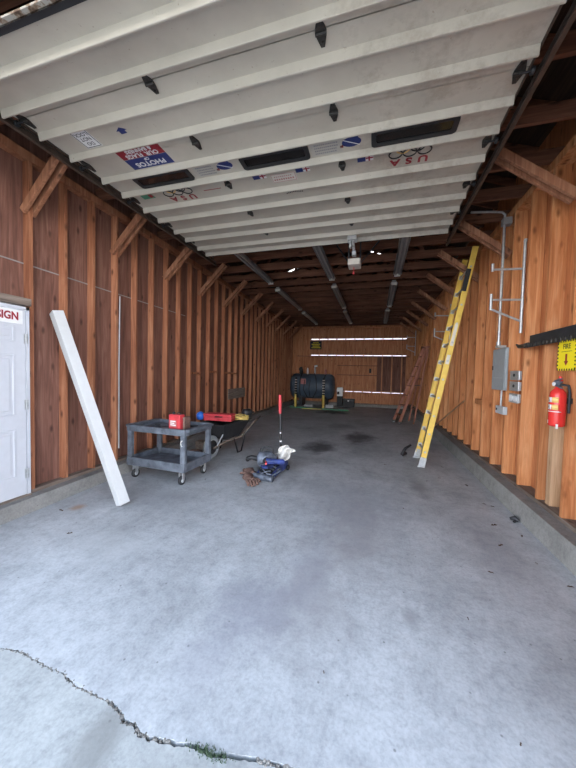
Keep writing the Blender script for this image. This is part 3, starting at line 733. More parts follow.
# things on the cart
cn = thing('fuel_can', 'small rectangular red can with a white label standing on the grey cart', 'can', (-2.55, 3.44, .686), math.radians(-8))
mb = MB(); mb.box(-.095, .095, -.05, .05, 0, .215); mb.build('body', 'red_box', cn, bevel=.012, local=True)
mb = MB(); mb.lathe((-.05, 0, .215), (0, 0, 1), [(.02, 0), (.02, .025), (.012, .03)], 12); mb.build('cap', 'ink_black', cn, local=True)
mb = MB(); mb.tube([(.0, 0, .215), (.02, 0, .24), (.06, 0, .24), (.075, 0, .215)], .006, 6); mb.build('handle', 'black', cn, local=True)
mb = MB(); mb.box(-.07, .045, -.0515, -.0505, .05, .14); mb.build('label_patch', 'pink', cn, local=True)
mb = MB()
for z, a, b in ((.12, -.06, .03), (.095, -.06, .01), (.07, -.06, .035)): mb.box(a, b, -.053, -.0515, z, z+.012)
mb.build('label_print', 'decal_white', cn, local=True)
bx = MB(); bx.box(-2.44, -2.41, 3.42, 3.55, .692, .87); tag(bx.build('brown_tin', 'brown', bevel=.004), 'small dark brown tin right of the red can on the cart', 'tin')
tl = thing('pliers', 'dark pliers lying on the right end of the grey cart top', 'pliers', (-2.50, 3.72, .690), .5)
mb = MB(); mb.tube([(-.10, -.03, .012), (-.02, -.01, .012), (.02, .012, .012), (.08, .008, .012)], .009, 6); mb.tube([(-.10, .03, .012), (-.02, .01, .012), (.02, -.012, .012), (.08, -.008, .012)], .009, 6)
mb.build('handles', 'black', tl, local=True)
for i, (x, y, a, m) in enumerate(((-2.95, 3.62, .3, 'steel'), (-2.75, 3.75, -.4, 'steel'), (-2.85, 3.50, 1.1, 'black_steel'))):
    q = thing('screwdriver', ('steel screwdriver lying at the back left of the cart top', 'screwdriver lying at the back middle of the cart top', 'black screwdriver lying near the middle of the cart top')[i], 'screwdriver', (x, y, .686), a)
    mb = MB(); mb.lathe((-.09, 0, .014), (1, 0, 0), [(.008, 0), (.013, .02), (.012, .07), (.007, .085)], 10); mb.build('grip', 'black', q, local=True)
    mb = MB(); mb.tube([(-.01, 0, .014), (.10, 0, .014)], .004, 6); mb.build('shaft', m, q, local=True)

# ------------------------------------------------------------------ wheelbarrow
wbx = thing('wheelbarrow', 'black wheelbarrow behind the grey cart, piled with tools', 'wheelbarrow', (-2.66, 4.53, 0), math.radians(84))
mb = MB(); mb.tube([(.155*math.cos(t*PI/14), 0, .19+.155*math.sin(t*PI/14)) for t in range(28)], .045, 10, closed=True); wh = mb.build('wheel', 'grey_paint', wbx, local=True)
for v in wh.data.vertices: pass
mb = MB(); mb.lathe((0, -.03, .19), (0, 1, 0), [(.12, 0), (.125, .03), (.12, .06)], 20); mb.tube([(0, -.13, .19), (0, .13, .19)], .012, 8); mb.build('hub', 'black_steel', wh, local=True)
mb = MB()
b0 = [(.18, -.15, .30), (.18, .15, .30), (.58, .19, .30), (.58, -.19, .30)]; t0 = [(-.02, -.25, .58), (-.02, .25, .58), (.86, .29, .60), (.86, -.29, .60)]
mb.add(b0+t0, [(0, 1, 2, 3), (0, 4, 5, 1), (1, 5, 6, 2), (2, 6, 7, 3), (3, 7, 4, 0)])
tub = mb.build('tub', 'black', wbx, local=True); md = tub.modifiers.new('thick', 'SOLIDIFY'); md.thickness = .012
mb = MB(); mb.tube([Vector(p) for p in t0], .012, 8, closed=True); mb.build('rim', 'black_steel', tub, local=True)
for s_ in (-1, 1):
    mb = MB(); mb.tube([(-.06, s_*.09, .19), (.2, s_*.14, .26), (.6, s_*.22, .285), (.95, s_*.27, .48), (1.22, s_*.28, .58)], .017, 8); hd = mb.build('handle', 'grey_wood', wbx, local=True)
    mb = MB(); mb.tube([(1.10, s_*.277, .535), (1.24, s_*.28, .586)], .023, 8); mb.build('grip', 'black', hd, local=True)
    mb = MB(); mb.tube([(.40, s_*.20, .28), (.48, s_*.23, .015), (.60, s_*.23, .015), (.72, s_*.25, .36)], .014, 8); mb.build('leg', 'black_steel', wbx, local=True)
    mb = MB(); mb.tube([(.0, s_*.10, .19), (.12, s_*.16, .42)], .01, 6); mb.build('stay', 'galv', wbx, local=True)
rb = thing('tool_case', 'long red tool case lying across the wheelbarrow', 'tool case', (-2.62, 4.80, .612), math.radians(6))
mb = MB(); mb.box(-.30, .22, -.10, .10, 0, .085); mb.build('case', 'red_box', rb, bevel=.012, local=True)
mb = MB(); mb.box(-.305, .225, -.105, .105, .085, .125); mb.build('lid', 'red_box', rb, bevel=.012, local=True)
mb = MB(); mb.tube([(-.07, -.10, .08), (-.07, -.13, .08), (.05, -.13, .08), (.05, -.10, .08)], .008, 6); mb.build('handle', 'black', rb, local=True)
bb = MB(); bb.lathe((-3.0, 4.72, .62), (0, 0, 1), [(.05, 0), (.07, .02), (.07, .09), (.05, .12), (.02, .14)], 14); tag(bb.build('blue_bottle', 'blue_bright'), 'squat bright blue jug at the left end of the red tool case', 'jug')
yt = thing('cord_bundle', 'yellow cord bundled on the right side of the wheelbarrow load', 'cord', (-2.42, 5.12, .60), .3)
for k in range(4):
    mb = MB(); rr = random.Random(k+9)
    pts = [(.15*math.cos(t*PI/10)*(1+.15*rr.random()), .11*math.sin(t*PI/10)*(1+.2*rr.random()), .012+.02*k+.01*math.sin(t*.9+k)) for t in range(20)]
    mb.tube(pts, .009, 6, closed=True); mb.build('coil', 'orange_wrap', yt, local=True)
wt = MB(); wt.T = frame((math.cos(.4), math.sin(.4), 0), (-math.sin(.4), math.cos(.4), 0), (-2.75, 4.99, .60)); wt.lathe((-.1, 0, .04), (1, .1, .05), [(.02, 0), (.035, .02), (.035, .12), (.015, .16), (.012, .24)], 10)
tag(wt.build('caulk_tube', 'white'), 'white tube lying behind the red tool case in the wheelbarrow', 'tube')
dr = thing('electric_motor', 'black round motor on the far rim of the wheelbarrow', 'motor', (-2.40, 5.43, .61), 1.0)
mb = MB(); mb.lathe((-.10, 0, .08), (1, 0, 0), [(.04, 0), (.075, .01), (.078, .15), (.05, .19), (.015, .2), (.015, .25)], 18); mb.build('housing', 'black_steel', dr, local=True)
mb = MB(); mb.box(-.07, .07, -.06, .06, 0, .02); mb.build('foot', 'black_steel', dr, local=True)
# things on the floor behind the cart
hs = MB(); hs.tube([(-3.1+.5*math.cos(t*.5)*.35, 4.55+.28*math.sin(t*.5), .012+.001*t) for t in range(26)], .012, 6)
tag(hs.build('hose', 'brown'), 'brown hose coiled on the floor behind the grey cart', 'hose')
bk = MB(); bk.box(-3.25, -2.95, 4.95, 5.1, .0, .15); tag(bk.build('wood_block', 'grey_wood', bevel=.005), 'weathered wood block on the floor behind the wheelbarrow wheel', 'wood block')

# ------------------------------------------------------------------ jack and pile
jk = thing('floor_jack', 'dark blue hydraulic floor jack with a tall upright handle', 'floor jack', (-1.40, 4.20, 0), math.radians(-97))
# local +x points to the nose of the jack (towards the door)
for s_ in (-1, 1):
    mb = MB(); mb.prism([(-.22, .03), (-.24, .12), (-.12, .19), (.12, .14), (.40, .07), (.40, .03)], -.006, .006, frame((1, 0, 0), (0, 0, 1), (0, s_*.11, 0))); mb.build('side_plate', 'blue', jk, bevel=.003, local=True)
mb = MB(); mb.bar((-.05, 0, .10), (.30, 0, .17), .07, .05); mb.lathe((.33, 0, .165), (0, 0, 1), [(.02, 0), (.05, .02), (.055, .035)], 16); mb.build('lift_arm', 'blue', jk, bevel=.004, local=True)
mb = MB(); mb.lathe((-.2, 0, .10), (1, 0, 0), [(.045, 0), (.045, .26), (.03, .28)], 16); mb.build('cylinder', 'steel', jk, local=True)
mb = MB(); mb.tube([(.37, -.15, .045), (.37, .15, .045)], .045, 16); mb.build('front_roller', 'steel', jk, local=True)
for s_ in (-1, 1):
    mb = MB(); mb.lathe((-.2, s_*.13, .04), (0, 1, 0), [(.03, -.015), (.04, -.012), (.04, .012), (.03, .015)], 14); mb.build('caster', 'black_steel', jk, local=True)
mb = MB(); mb.bar((-.22, -.06, .14), (-.22, .06, .14), .07, .07); mb.tube([(-.22, 0, .14), (-.215, -.035, 1.13)], .017, 10); hh = mb.build('handle', 'black_steel', jk, local=True)
mb = MB(); mb.tube([(-.2155, -.028, .86), (-.215, -.036, 1.15)], .024, 12); mb.build('grip', 'red_box', hh, local=True)
for z in (.42, .55): 
    mb = MB(); mb.tube([(-.2185, -.011-.03*(z-.42), z), (-.2183, -.0125-.03*(z-.42), z+.02)], .019, 10); mb.build('band', 'decal_white', hh, local=True)
# blower / vacuum like tool lying on the jack
bl = thing('power_tool', 'grey and black power tool with a loop handle heaped on the floor jack', 'power tool', (-1.50, 4.12, .13), math.radians(20))
mb = MB(); mb.lathe((-.14, 0, .09), (1, 0, 0), [(.06, 0), (.10, .02), (.115, .10), (.11, .19), (.075, .24), (.04, .29)], 18); mb.build('housing', 'steel', bl, local=True)
mb = MB(); mb.tube([(-.08, 0, .17), (-.08, 0, .235), (-.04, 0, .255), (.05, 0, .255), (.09, 0, .235), (.09, 0, .16)], .017, 8); mb.build('handle', 'black', bl, local=True)
mb = MB(); mb.tube([(-.12, 0, .09), (-.22, -.03, .12), (-.27, -.02, .10), (-.28, .02, .07)], [.04, .032, .035, .03], 10); mb.build('nozzle', 'black', bl, local=True)
mb = MB(); mb.lathe((0, -.09, .09), (0, -1, 0), [(.05, 0), (.055, .02), (.03, .04)], 16); mb.build('intake', 'black_steel', bl, local=True)
mb = MB(); mb.box(-.12, .12, -.07, .07, -.125, .02); mb.build('base', 'black', bl, bevel=.015, local=True)
gr = thing('angle_grinder', 'blue and red grinder lying on top of the jack nose', 'grinder', (-1.33, 3.98, .18), math.radians(200))
mb = MB(); mb.lathe((-.14, 0, .05), (1, 0, .05), [(.03, 0), (.04, .03), (.038, .18), (.045, .2), (.04, .26)], 14); mb.build('body', 'blue', gr, local=True)
mb = MB(); mb.lathe((.16, 0, .0), (0, 0, 1), [(.065, 0), (.068, .01), (.02, .03)], 18); mb.build('disc_guard', 'steel', gr, local=True)
mb = MB(); mb.tube([(.12, .02, .06), (.12, .15, .07)], .015, 8); mb.build('side_handle', 'red_box', gr, local=True)
for q in range(2):
    rr = random.Random(40+q); mb = MB(); px, py = -1.44+.05*q, 3.99-.03*q
    mb.tube([(px+(.11+.03*rr.random())*math.cos(t*.62+q)*(1+.3*math.sin(t)), py+(.09+.04*rr.random())*math.sin(t*.62+q), .02+.03*q+.09*abs(math.sin(t*.8+q))) for t in range(18)], .011, 6)
    mb.build('cord', ('black', 'steel')[q], bl)
# white cloth draped on a heap beside the handle
me = MB(); NU = 12
vs = []; rr = random.Random(4)
for i in range(NU+1):
    for j in range(NU+1):
        a, b = i/NU, j/NU
        x = -.13+.26*a + .03*math.sin(b*7); z = .02+.34*b*(1-.25*abs(a-.7)) ; y = .06*math.sin(a*9)+.05*math.cos(b*6+a*4)
        vs.append((x+.08*(b-.5), y, z))
me.add(vs, [(i*(NU+1)+j, (i+1)*(NU+1)+j, (i+1)*(NU+1)+j+1, i*(NU+1)+j+1) for i in range(NU) for j in range(NU)], True)
me.T = None
mv = MB(); Tm = Matrix.Translation((-1.33, 4.27, .19)) @ Matrix.Rotation(.5, 4, 'Y') @ Matrix.Scale(.72, 4); mv.v = [Tm @ p for p in me.v]; mv.f = me.f; mv.mi = me.mi; mv.sm = me.sm
wc = mv.build('cloth', 'white'); sm_ = wc.modifiers.new('thick', 'SOLIDIFY'); sm_.thickness = .006
tag(wc, 'crumpled white cloth beside the upright jack handle', 'cloth')
def glove(x, y, rz, label, s=1.0):
    g = thing('work_glove', label, 'glove', (x, y, .0), rz, 'brown leather work gloves by the jack')
    mb = MB(); mb.lathe((-.13, 0, .055), (1, 0, 0), [(.05, 0), (.06, .03), (.045, .10), (.055, .15), (.045, .19)], 12)
    mb.v = [Vector((p.x*s, p.y*1.15*s, p.z*.95+.0)) for p in mb.v]; mb.build('palm', 'brown', g, local=True)
    for i, (yy, l) in enumerate(((-.045, .07), (-.015, .09), (.015, .085), (.045, .065))):
        mb = MB(); mb.tube([(.04*s, yy*s, .06), ((.06+l*.5)*s, yy*1.15*s, .055), ((.06+l)*s, yy*1.2*s, .03)], [.02*s, .018*s, .014*s], 8); mb.build('finger', 'brown', g, local=True)
    mb = MB(); mb.tube([(-.03, .05*s, .05), (.02, .10*s, .04), (.05, .11*s, .025)], [.022, .02, .015], 8); mb.build('thumb', 'brown', g, local=True)
glove(-1.70, 3.97, 2.2, 'brown leather work glove left of the jack, farther one', 1.15)
glove(-1.57, 3.68, -.9, 'brown leather work glove in front of the jack, nearer one', 1.15)

# ------------------------------------------------------------------ yellow extension ladder
la = thing('ladder', 'tall yellow fibreglass ladder leaning on the right wall', 'ladder', (.75, 5.53, 0))
B = Vector((.77, 0, 0)); T_ = Vector((1.45, 0, 3.56)); ld = (T_-B).normalized(); ln = Vector((ld.z, 0, -ld.x))
def lp(y, s_, off=0.0): return B + ld*s_ + ln*off + Vector((0, y, 0))
LEN = (T_-B).length
LY0, LY1 = 5.30, 5.89; DYT = 0.14      # rails drift a little along the wall towards the top
def lyy(y, s_): return y + DYT*s_/LEN
def L(y, s_, off=0.0): p = lp(0, s_, off); p.y = lyy(y, s_); return p
for (y, nm) in ((LY0, 0), (LY1, 1)):
    sg = 1 if nm == 0 else -1
    mb = MB(); mb.bar(L(y, .1, 0), L(y, LEN, 0), .010, .085, up=ln); mb.bar(L(y+sg*.012, .1, .038), L(y+sg*.012, LEN, .038), .03, .008, up=ln); mb.bar(L(y+sg*.012, .1, -.038), L(y+sg*.012, LEN, -.038), .03, .008, up=ln)
    mb.build('rail', 'yellow', la)
    mb = MB(); mb.bar(L(y, .0, .0), L(y, .16, 0), .03, .10, up=ln)
    ft = mb.build('foot', 'galv', la, bevel=.004)
    mb = MB(); p = L(y, 0, 0); mb.box(p.x-.065, p.x+.05, p.y-.03, p.y+.03, .0, .02); mb.build('foot_pad', 'light_grey', ft, bevel=.005)
for i in range(11):
    s_ = .25+.305*i
    mb = MB(); mb.tube([L(LY0-.012, s_, 0), L(LY1+.012, s_, 0)], .017, 10)
    mb.tube([L(LY0+.006, s_, 0), L(LY0+.02, s_, 0)], .03, 10)
    for y, sg in ((LY1, -1),): mb.bar(L(y+sg*.006, s_-.035, 0), L(y+sg*.006, s_+.035, 0), .012, .065, up=ln)
    mb.build('rung', 'galv', la)
mb = MB(); mb.bar(L(LY0-.010, LEN-.72, -.02), L(LY0-.010, LEN-.36, -.02), .014, .07, up=ln); mb.build('rail_pad', 'black', la, bevel=.02)
mb = MB(); mb.bar(L(LY0-.007, LEN-1.9, 0), L(LY0-.007, LEN-1.75, 0), .002, .05, up=ln); mb.bar(L(LY0-.007, LEN-1.6, 0), L(LY0-.007, LEN-1.25, 0), .002, .045, up=ln); mb.build('rail_decal', 'cream', la)
# black bent rubber piece by its foot
rbs = MB(); rb = rbs; rb.tube([(.60, 6.05, .02), (.53, 5.9, .03), (.51, 5.80, .05), (.57, 5.85, .16), (.67, 5.98, .20)], [.028, .03, .028, .026, .02], 8)
tag(rb.build('rubber_strap', 'black'), 'bent black rubber strap on the floor beside the yellow ladder foot', 'strap')
# thin stick
sk = MB(); sk.bar((1.44, 8.7, .06), (1.585, 6.22, 1.05), .02, .02); tag(sk.build('thin_stick', 'pale_wood'), 'thin pale stick leaning along the right wall behind the yellow ladder', 'stick')

# ------------------------------------------------------------------ old wooden stepladder at the back
wl_ = thing('stepladder', 'old reddish wooden stepladder leaning folded on the right wall near the back', 'ladder', (.85, 10.1, 0))
fa = (Vector((.60, 10.22, .02)), Vector((1.40, 10.12, 2.36))); fb = (Vector((.76, 9.82, .02)), Vector((1.46, 9.92, 2.36)))
for a, b in (fa, fb):
    mb = MB(); mb.bar(a, b, .035, .085, up=(1, 0, 0)); mb.build('front_rail', 'red_wood', wl_, bevel=.004)
for i in range(7):
    t = .1+.13*i; mb = MB(); mb.bar(fa[0].lerp(fa[1], t), fb[0].lerp(fb[1], t), .10, .022); mb.build('step', 'red_wood', wl_)
for a, b in ((Vector((1.08, 10.40, .02)), Vector((1.43, 10.15, 2.3))), (Vector((1.15, 9.74, .02)), Vector((1.49, 9.88, 2.3)))):
    mb = MB(); mb.bar(a, b, .03, .045, up=(1, 0, 0)); mb.build('rear_leg', 'red_wood', wl_)
for c0, c1 in (((1.14, 10.36, .45), (1.20, 9.78, .45)), ((1.29, 10.25, 1.4), (1.36, 9.83, 1.4))):
    mb = MB(); mb.bar(c0, c1, .02, .04); mb.build('cross_brace', 'red_wood', wl_)
mb = MB(); mb.box(1.34, 1.53, 9.84, 10.20, 2.35, 2.385); mb.build('top_cap', 'red_wood', wl_)
mb = MB(); mb.bar(fb[0].lerp(fb[1], .5), (1.31, 9.81, 1.2), .006, .025); mb.build('spreader', 'hinge', wl_)
for a in (fa[0], fb[0]):
    mb = MB(); mb.box(a.x-.04, a.x+.05, a.y-.03, a.y+.03, 0, .06); mb.build('foot', 'black', wl_)

# ------------------------------------------------------------------ right wall fittings
def xr(y): return XR(y)
bxp = thing('electrical_panel', 'tall grey electrical breaker panel on the right wall', 'electrical panel', (xr(4.8), 4.82, 1.33))
X0 = xr(5.1)
mb = MB(); mb.box(X0-.03, X0-.001, 4.51, 4.96, 1.33, 1.89); mb.build('enclosure', 'grey_paint', bxp, bevel=.004)
mb = MB(); mb.box(X0-.037, X0-.0305, 4.525, 4.945, 1.35, 1.87); dd = mb.build('door', 'grey_paint', bxp, bevel=.003)
mb = MB(); mb.box(X0-.044, X0-.037, 4.91, 4.935, 1.60, 1.66); mb.build('latch', 'black', dd)
mb = MB(); mb.box(X0-.0385, X0-.037, 4.58, 4.89, 1.49, 1.495); mb.build('groove', 'light_grey', dd)
cdt = thing('conduit', 'thin grey conduit pipe running from the electrical panel up to the roof', 'conduit', (X0, 4.93, 1.89))
mb = MB(); mb.tube([(X0-.075, 4.65, 1.925), (X0-.075, 4.65, 3.60)], .016, 10); mb.build('pipe', 'galv', cdt)
mb = MB(); mb.lathe((X0-.075, 4.65, 1.925), (0, 0, 1), [(.026, 0), (.026, .05)], 10); mb.build('coupling', 'galv', cdt)
mb = MB(); mb.box(X0-.095, X0-.001, 4.60, 4.70, 1.892, 1.924); mb.build('connector_box', 'galv', cdt)
mb = MB(); mb.tube([(X0-.075, 4.65, 3.60), (X0-.075, 4.65, 3.64), (X0-.12, 4.62, 3.66), (X0-.25, 4.6, 3.67), (X0-.5, 4.55, 3.67)], .014, 8); mb.build('bend', 'galv', cdt)
mb = MB(); mb.box(X0-.10, X0-.001, 4.61, 4.70, 3.50, 3.59); mb.build('junction_box', 'fixture', cdt)
db = thing('disconnect_box', 'small grey switch box hanging under the electrical panel', 'switch box', (X0, 4.66, 1.02))
mb = MB(); mb.box(X0-.05, X0-.001, 4.47, 4.72, 1.02, 1.12); mb.build('box', 'light_grey', db, bevel=.004)
mb = MB(); mb.tube([(X0-.03, 4.60, 1.12), (X0-.03, 4.60, 1.329)], .012, 8); mb.build('pipe', 'galv', db)
mb = MB(); mb.box(X0-.06, X0-.05, 4.66, 4.68, 1.06, 1.09); mb.build('toggle', 'black', db)
X1 = xr(4.3)
def outlet(z, label, white=False):
    q = thing('outlet_box', label, 'outlet', (X1, 4.28, z), 0, 'electrical boxes beside the panel')
    mb = MB(); mb.box(X1-.03, X1-.001, 4.14, 4.37, z, z+.105); mb.build('box', 'galv', q, bevel=.005)
    mb = MB(); mb.box(X1-.037, X1-.0305, 4.135, 4.375, z-.004, z+.109); cv = mb.build('cover', 'galv', q, bevel=.003)
    if white:
        for yy in (4.20, 4.31):
            mb = MB(); mb.prism(rrect(0, 0, .045, .036, .02), 0, .004, frame((0, -1, 0), (0, 0, 1), (X1-.0375, yy, z+.052))); mb.build('receptacle', 'decal_white', cv)
    else:
        mb = MB(); mb.lathe((X1-.037, 4.25, z+.055), (-1, 0, 0), [(.018, 0), (.018, .008)], 14); mb.build('knockout', 'black', cv)
outlet(1.475, 'top grey metal electrical box right of the panel'); outlet(1.345, 'middle grey metal electrical box right of the panel'); outlet(1.20, 'bottom electrical box with white receptacles right of the panel', True)

def rack(y, label, zt=3.09, z0=2.03, reach=.34, x=None):
    x = xr(y)-.001 if x is None else x
    r = thing('lumber_rack', label, 'rack bracket', (x, y, z0), 0, 'pipe rack brackets on the right wall')
    mb = MB(); mb.tube([(x-.02, y, z0), (x-.02, y, zt)], .016, 10); mb.tube([(x-.02, y, zt), (x-.015, y, zt+.03)], .02, 8); mb.build('upright', 'galv', r)
    for z, diag in ((z0+.76, False), (z0+.40, True)):
        mb = MB(); mb.tube([(x-.03, y, z-.01), (x-reach, y, z)], .013, 8); a = mb.build('arm', 'galv', r)
        mb = MB(); mb.tube([(x-reach, y, z-(.12 if diag else .02)), (x-reach, y, z+.07)], .016, 8); mb.build('stop', 'galv', a)
        if diag: mb = MB(); mb.tube([(x-.03, y, z-.26), (x-reach, y, z-.11)], .013, 8); mb.build('brace', 'galv', a)
rack(4.19, 'nearest galvanised pipe rack bracket, beside the electrical panel')
rack(7.6, 'pipe rack bracket on the right wall behind the yellow ladder', 3.1, 2.12)
rack(13.3, 'farthest pipe rack bracket, in the back right corner', 3.3, 2.3)

# black holder rail
hr = thing('tool_holder', 'long black perforated tool holder rail on the right wall', 'tool holder', (1.60, 3.7, 1.84))
Xh = XR(3.6)-.001
mb = MB(); mb.box(Xh-.012, Xh, 3.08, 4.0, 1.845, 1.975); mb.build('back_plate', 'black_steel', hr, bevel=.004)
mb = MB(); mb.prism([(0, -.035), (.06, -.035), (.06, .02), (.04, .05), (0, .06)], -.92, 0, frame((-1, 0, 0), (0, 0, 1), (Xh-.0125, 3.08, 1.86)) @ Matrix.Diagonal((1, 1, 1, 1)))
o = mb.build('shelf_rail', 'black_steel', hr, bevel=.004)
for i in range(12):
    mb = MB(); mb.lathe((Xh-.0735, 3.13+i*.074, 1.853), (-1, 0, 0), [(.018, 0), (.024, .004), (.024, .01), (.012, .012)], 12); mb.build('clip', 'hinge', hr)
mb = MB(); mb.tube([(Xh-.03, 3.98, 1.87), (Xh-.03, 4.20, 1.87), (Xh-.03, 4.27, 1.90)], [.03, .022, .01], 8); mb.build('end_hook', 'black_steel', hr)
# fire sign
Xs = XR(3.2)-.02
fs_ = thing('fire_sign', 'yellow fire sign with black hazard border and red down arrow', 'sign', (Xs, 3.15, 1.58))
mb = MB(); mb.box(Xs-.004, Xs, 3.15, 3.425, 1.575, 1.85); mb.build('plate', 'ink_yellow', fs_)
mb = MB(); stp = .036
yy = 2.98
k = 0
while k < 8:
    for z in (1.575, 1.832): mb.box(Xs-.0055, Xs-.0041, 3.155+k*stp, 3.155+k*stp+.016, z, z+.018)
    for y_ in (3.15, 3.407): mb.box(Xs-.0055, Xs-.0041, y_, y_+.018, 1.585+k*.033, 1.585+k*.033+.015)
    k += 1
text_into(mb, 'FIRE', .062, frame((0, -1, 0), (0, 0, 1), (Xs-.005, 3.288, 1.79)), .001, offset=.001)
mb.box(Xs-.0055, Xs-.0041, 3.21, 3.365, 1.745, 1.749)
mb.build('print', 'ink_black', fs_)
mb = MB(); mb.prism([(0, -.055), (.032, -.015), (.013, -.015), (.013, .05), (-.013, .05), (-.013, -.015), (-.032, -.015)], 0, .0015, frame((0, -1, 0), (0, 0, 1), (Xs-.0045, 3.288, 1.675)) @ Matrix.Identity(4))
mb.build('arrow', 'ink_red', fs_)
# extinguisher
fe = thing('fire_extinguisher', 'red fire extinguisher hanging on the right wall under the yellow sign', 'fire extinguisher', (1.56, 3.17, 1.04))
ex, ey = 1.565, 3.235
mb = MB(); mb.lathe((ex, ey, 1.075), (0, 0, 1), [(.045, 0), (.058, .01), (.06, .03), (.06, .275), (.054, .305), (.036, .33), (.022, .345), (.02, .36)], 28); cy = mb.build('cylinder', 'red', fe)
mb = MB(); mb.lathe((ex, ey, 1.43), (0, 0, 1), [(.022, 0), (.022, .03), (.03, .035), (.03, .05)], 14); mb.build('valve', 'steel', fe)
mb = MB(); mb.bar((ex-.02, ey+.02, 1.475), (ex-.04, ey-.12, 1.50), .022, .008); mb.bar((ex-.02, ey+.02, 1.45), (ex-.03, ey-.11, 1.42), .022, .008); mb.build('lever', 'steel', fe)
mb = MB(); mb.tube([(ex, ey-.02, 1.45), (ex+.05, ey-.05, 1.44), (ex+.06, ey-.05, 1.38), (ex+.065, ey-.04, 1.2)], .011, 8); mb.build('hose', 'black', fe)
mb = MB(); mb.lathe((ex, ey-.04, 1.48), (-.3, 0, 1), [(.012, 0), (.014, .03), (.008, .045)], 8); mb.build('pin', 'red', fe)
mb = MB(); mb.lathe((ex-.03, ey+.0, 1.452), (-1, 0, 0), [(.018, 0), (.018, .01)], 14); mb.build('gauge', 'decal_white', fe)
def arc_label(z0, z1, a0, a1, mat, nm, r=.0606):
    mb = MB(); n = 10; vs = []
    for i in range(n+1):
        t = math.radians(a0+(a1-a0)*i/n); vs += [(ex+r*math.cos(t), ey+r*math.sin(t), z0), (ex+r*math.cos(t), ey+r*math.sin(t), z1)]
    mb.add(vs, [(2*i, 2*i+2, 2*i+3, 2*i+1) for i in range(n)], True); o = mb.build(nm, mat, cy, fixn=False); m_ = o.modifiers.new('thick', 'SOLIDIFY'); m_.thickness = .0006; m_.offset = 1; return o
for z in (1.29, 1.225):
    arc_label(z, z+.045, 205, 250, 'orange_ink', 'instruction_label'); arc_label(z, z+.045, 150, 202, 'decal_white', 'instruction_label')
    for k in range(3): arc_label(z+.008+k*.012, z+.014+k*.012, 160+k*4, 192-k*3, 'ink_black', 'label_print', .0614)
arc_label(1.205, 1.212, 150, 270, 'decal_white', 'label_edge')
arc_label(1.10, 1.13, 150, 175, 'decal_white', 'small_label'); arc_label(1.06, 1.10, 240, 255, 'decal_white', 'small_label')
mb = MB(); mb.box(ex+.055, XR(3.2)+.01, ey-.012, ey+.012, 1.28, 1.33); mb.build('wall_bracket', 'black_steel', fe)

# ------------------------------------------------------------------ left wall: pale grey nameplate board
pb = MB(); skew_slab(pb, XL, 0.001, .02, 6.98, 8.08, .76, 1.03); tag(pb.build('board', 'grey_wood'), 'short weathered grey board fixed across the left wall studs', 'board')
wr = MB(); wr.tube([(XL(3.41)+.03, 3.44, 2.52), (XL(3.41)+.015, 3.44, 1.5), (XL(3.41)+.015, 3.44, .35)], .008, 6)
tag(wr.build('wall_cable', 'light_grey'), 'pale cable running down a stud on the left wall behind the white post', 'cable')

# ------------------------------------------------------------------ back: tank and neighbours
tk = thing('storage_tank', 'large dark blue-grey horizontal tank with hoses in the back left corner', 'tank', (-2.72, 13.45, 0))
ty, tz, tr_ = 13.50, .90, .56
mb = MB(); mb.lathe((-3.72, ty, tz), (1, 0, 0), [(.30, -.0), (.47, .03), (.54, .09), (tr_, .17), (tr_, 1.76), (.54, 1.85), (.47, 1.92), (.30, 1.95)], 40)
tb = mb.build('shell', 'navy', tk)
for x in (-3.25, -2.17):
    mb = MB(); mb.lathe((x, ty, tz), (1, 0, 0), [(tr_+.006, 0), (tr_+.006, .05)], 40); mb.build('band', 'black', tb)
    mb = MB(); mb.box(x-.05, x+.1, ty-.35, ty+.35, 0, .46); mb.build('saddle', 'black_steel', tk)
mb = MB(); mb.tube([(-3.0, ty-.57, 1.2), (-3.05, ty-.60, .75), (-2.85, ty-.60, .42), (-2.6, ty-.60, .42), (-2.45, ty-.60, .75), (-2.5, ty-.57, 1.25), (-2.6, ty-.40, 1.48)], .018, 8); mb.build('hose', 'black', tk)
mb = MB(); mb.tube([(-2.75, ty-.59, 1.2), (-2.8, ty-.60, .8), (-2.74, ty-.60, .46)], .014, 8); mb.build('hose', 'black', tk)
mb = MB(); mb.box(-3.18, -2.95, ty-tr_-.012, ty-tr_-.0, 1.0, 1.24); mb.build('faded_label', 'pink', tk)
for i, (x, h, m, r) in enumerate(((-3.28, .34, 'black_steel', .085), (-2.98, .30, 'decal_white', .045), (-2.64, .42, 'light_grey', .04), (-2.16, .26, 'pink', .045))):
    mb = MB(); mb.lathe((x, ty-.1, tz+tr_-.03), (0, 0, 1), [(r*.8, 0), (r*.8, .05), (r, .06), (r, h*.75), (r*.6, h*.8), (r*.6, h)], 14); o = mb.build('fitting', m, tk)
mb = MB(); mb.lathe((-2.67, ty-.1, 1.80), (1, 0, .2), [(.04, 0), (.045, .1), (.03, .14)], 10); mb.build('elbow', 'decal_white', tk)
mb = MB(); mb.lathe((-3.28, ty-.19, 1.66), (0, -1, 0), [(.09, 0), (.09, .03)], 16); mb.build('gauge', 'black_steel', tk)
for i, x in enumerate((-3.36, -2.13)):
    p = thing('bollard', ('left', 'right')[i] + ' yellow post with black and white striped top in front of the tank', 'post', (x, 12.80, 0), 0, 'striped posts in front of the tank')
    mb = MB(); mb.lathe((x, 12.80, 0), (0, 0, 1), [(.055, 0), (.055, .56)], 16); mb.build('lower_post', 'yellow_post', p)
    mb = MB(); mb.lathe((x, 12.80, .56), (0, 0, 1), [(.05, 0), (.05, .72), (.03, .75)], 16); up = mb.build('upper_post', 'black', p)
    for k in range(6):
        mb = MB(); mb.lathe((x, 12.80, .62+k*.11), (0, 0, 1), [(.0515, 0), (.0515, .035)], 16); mb.build('stripe', 'cream', up)
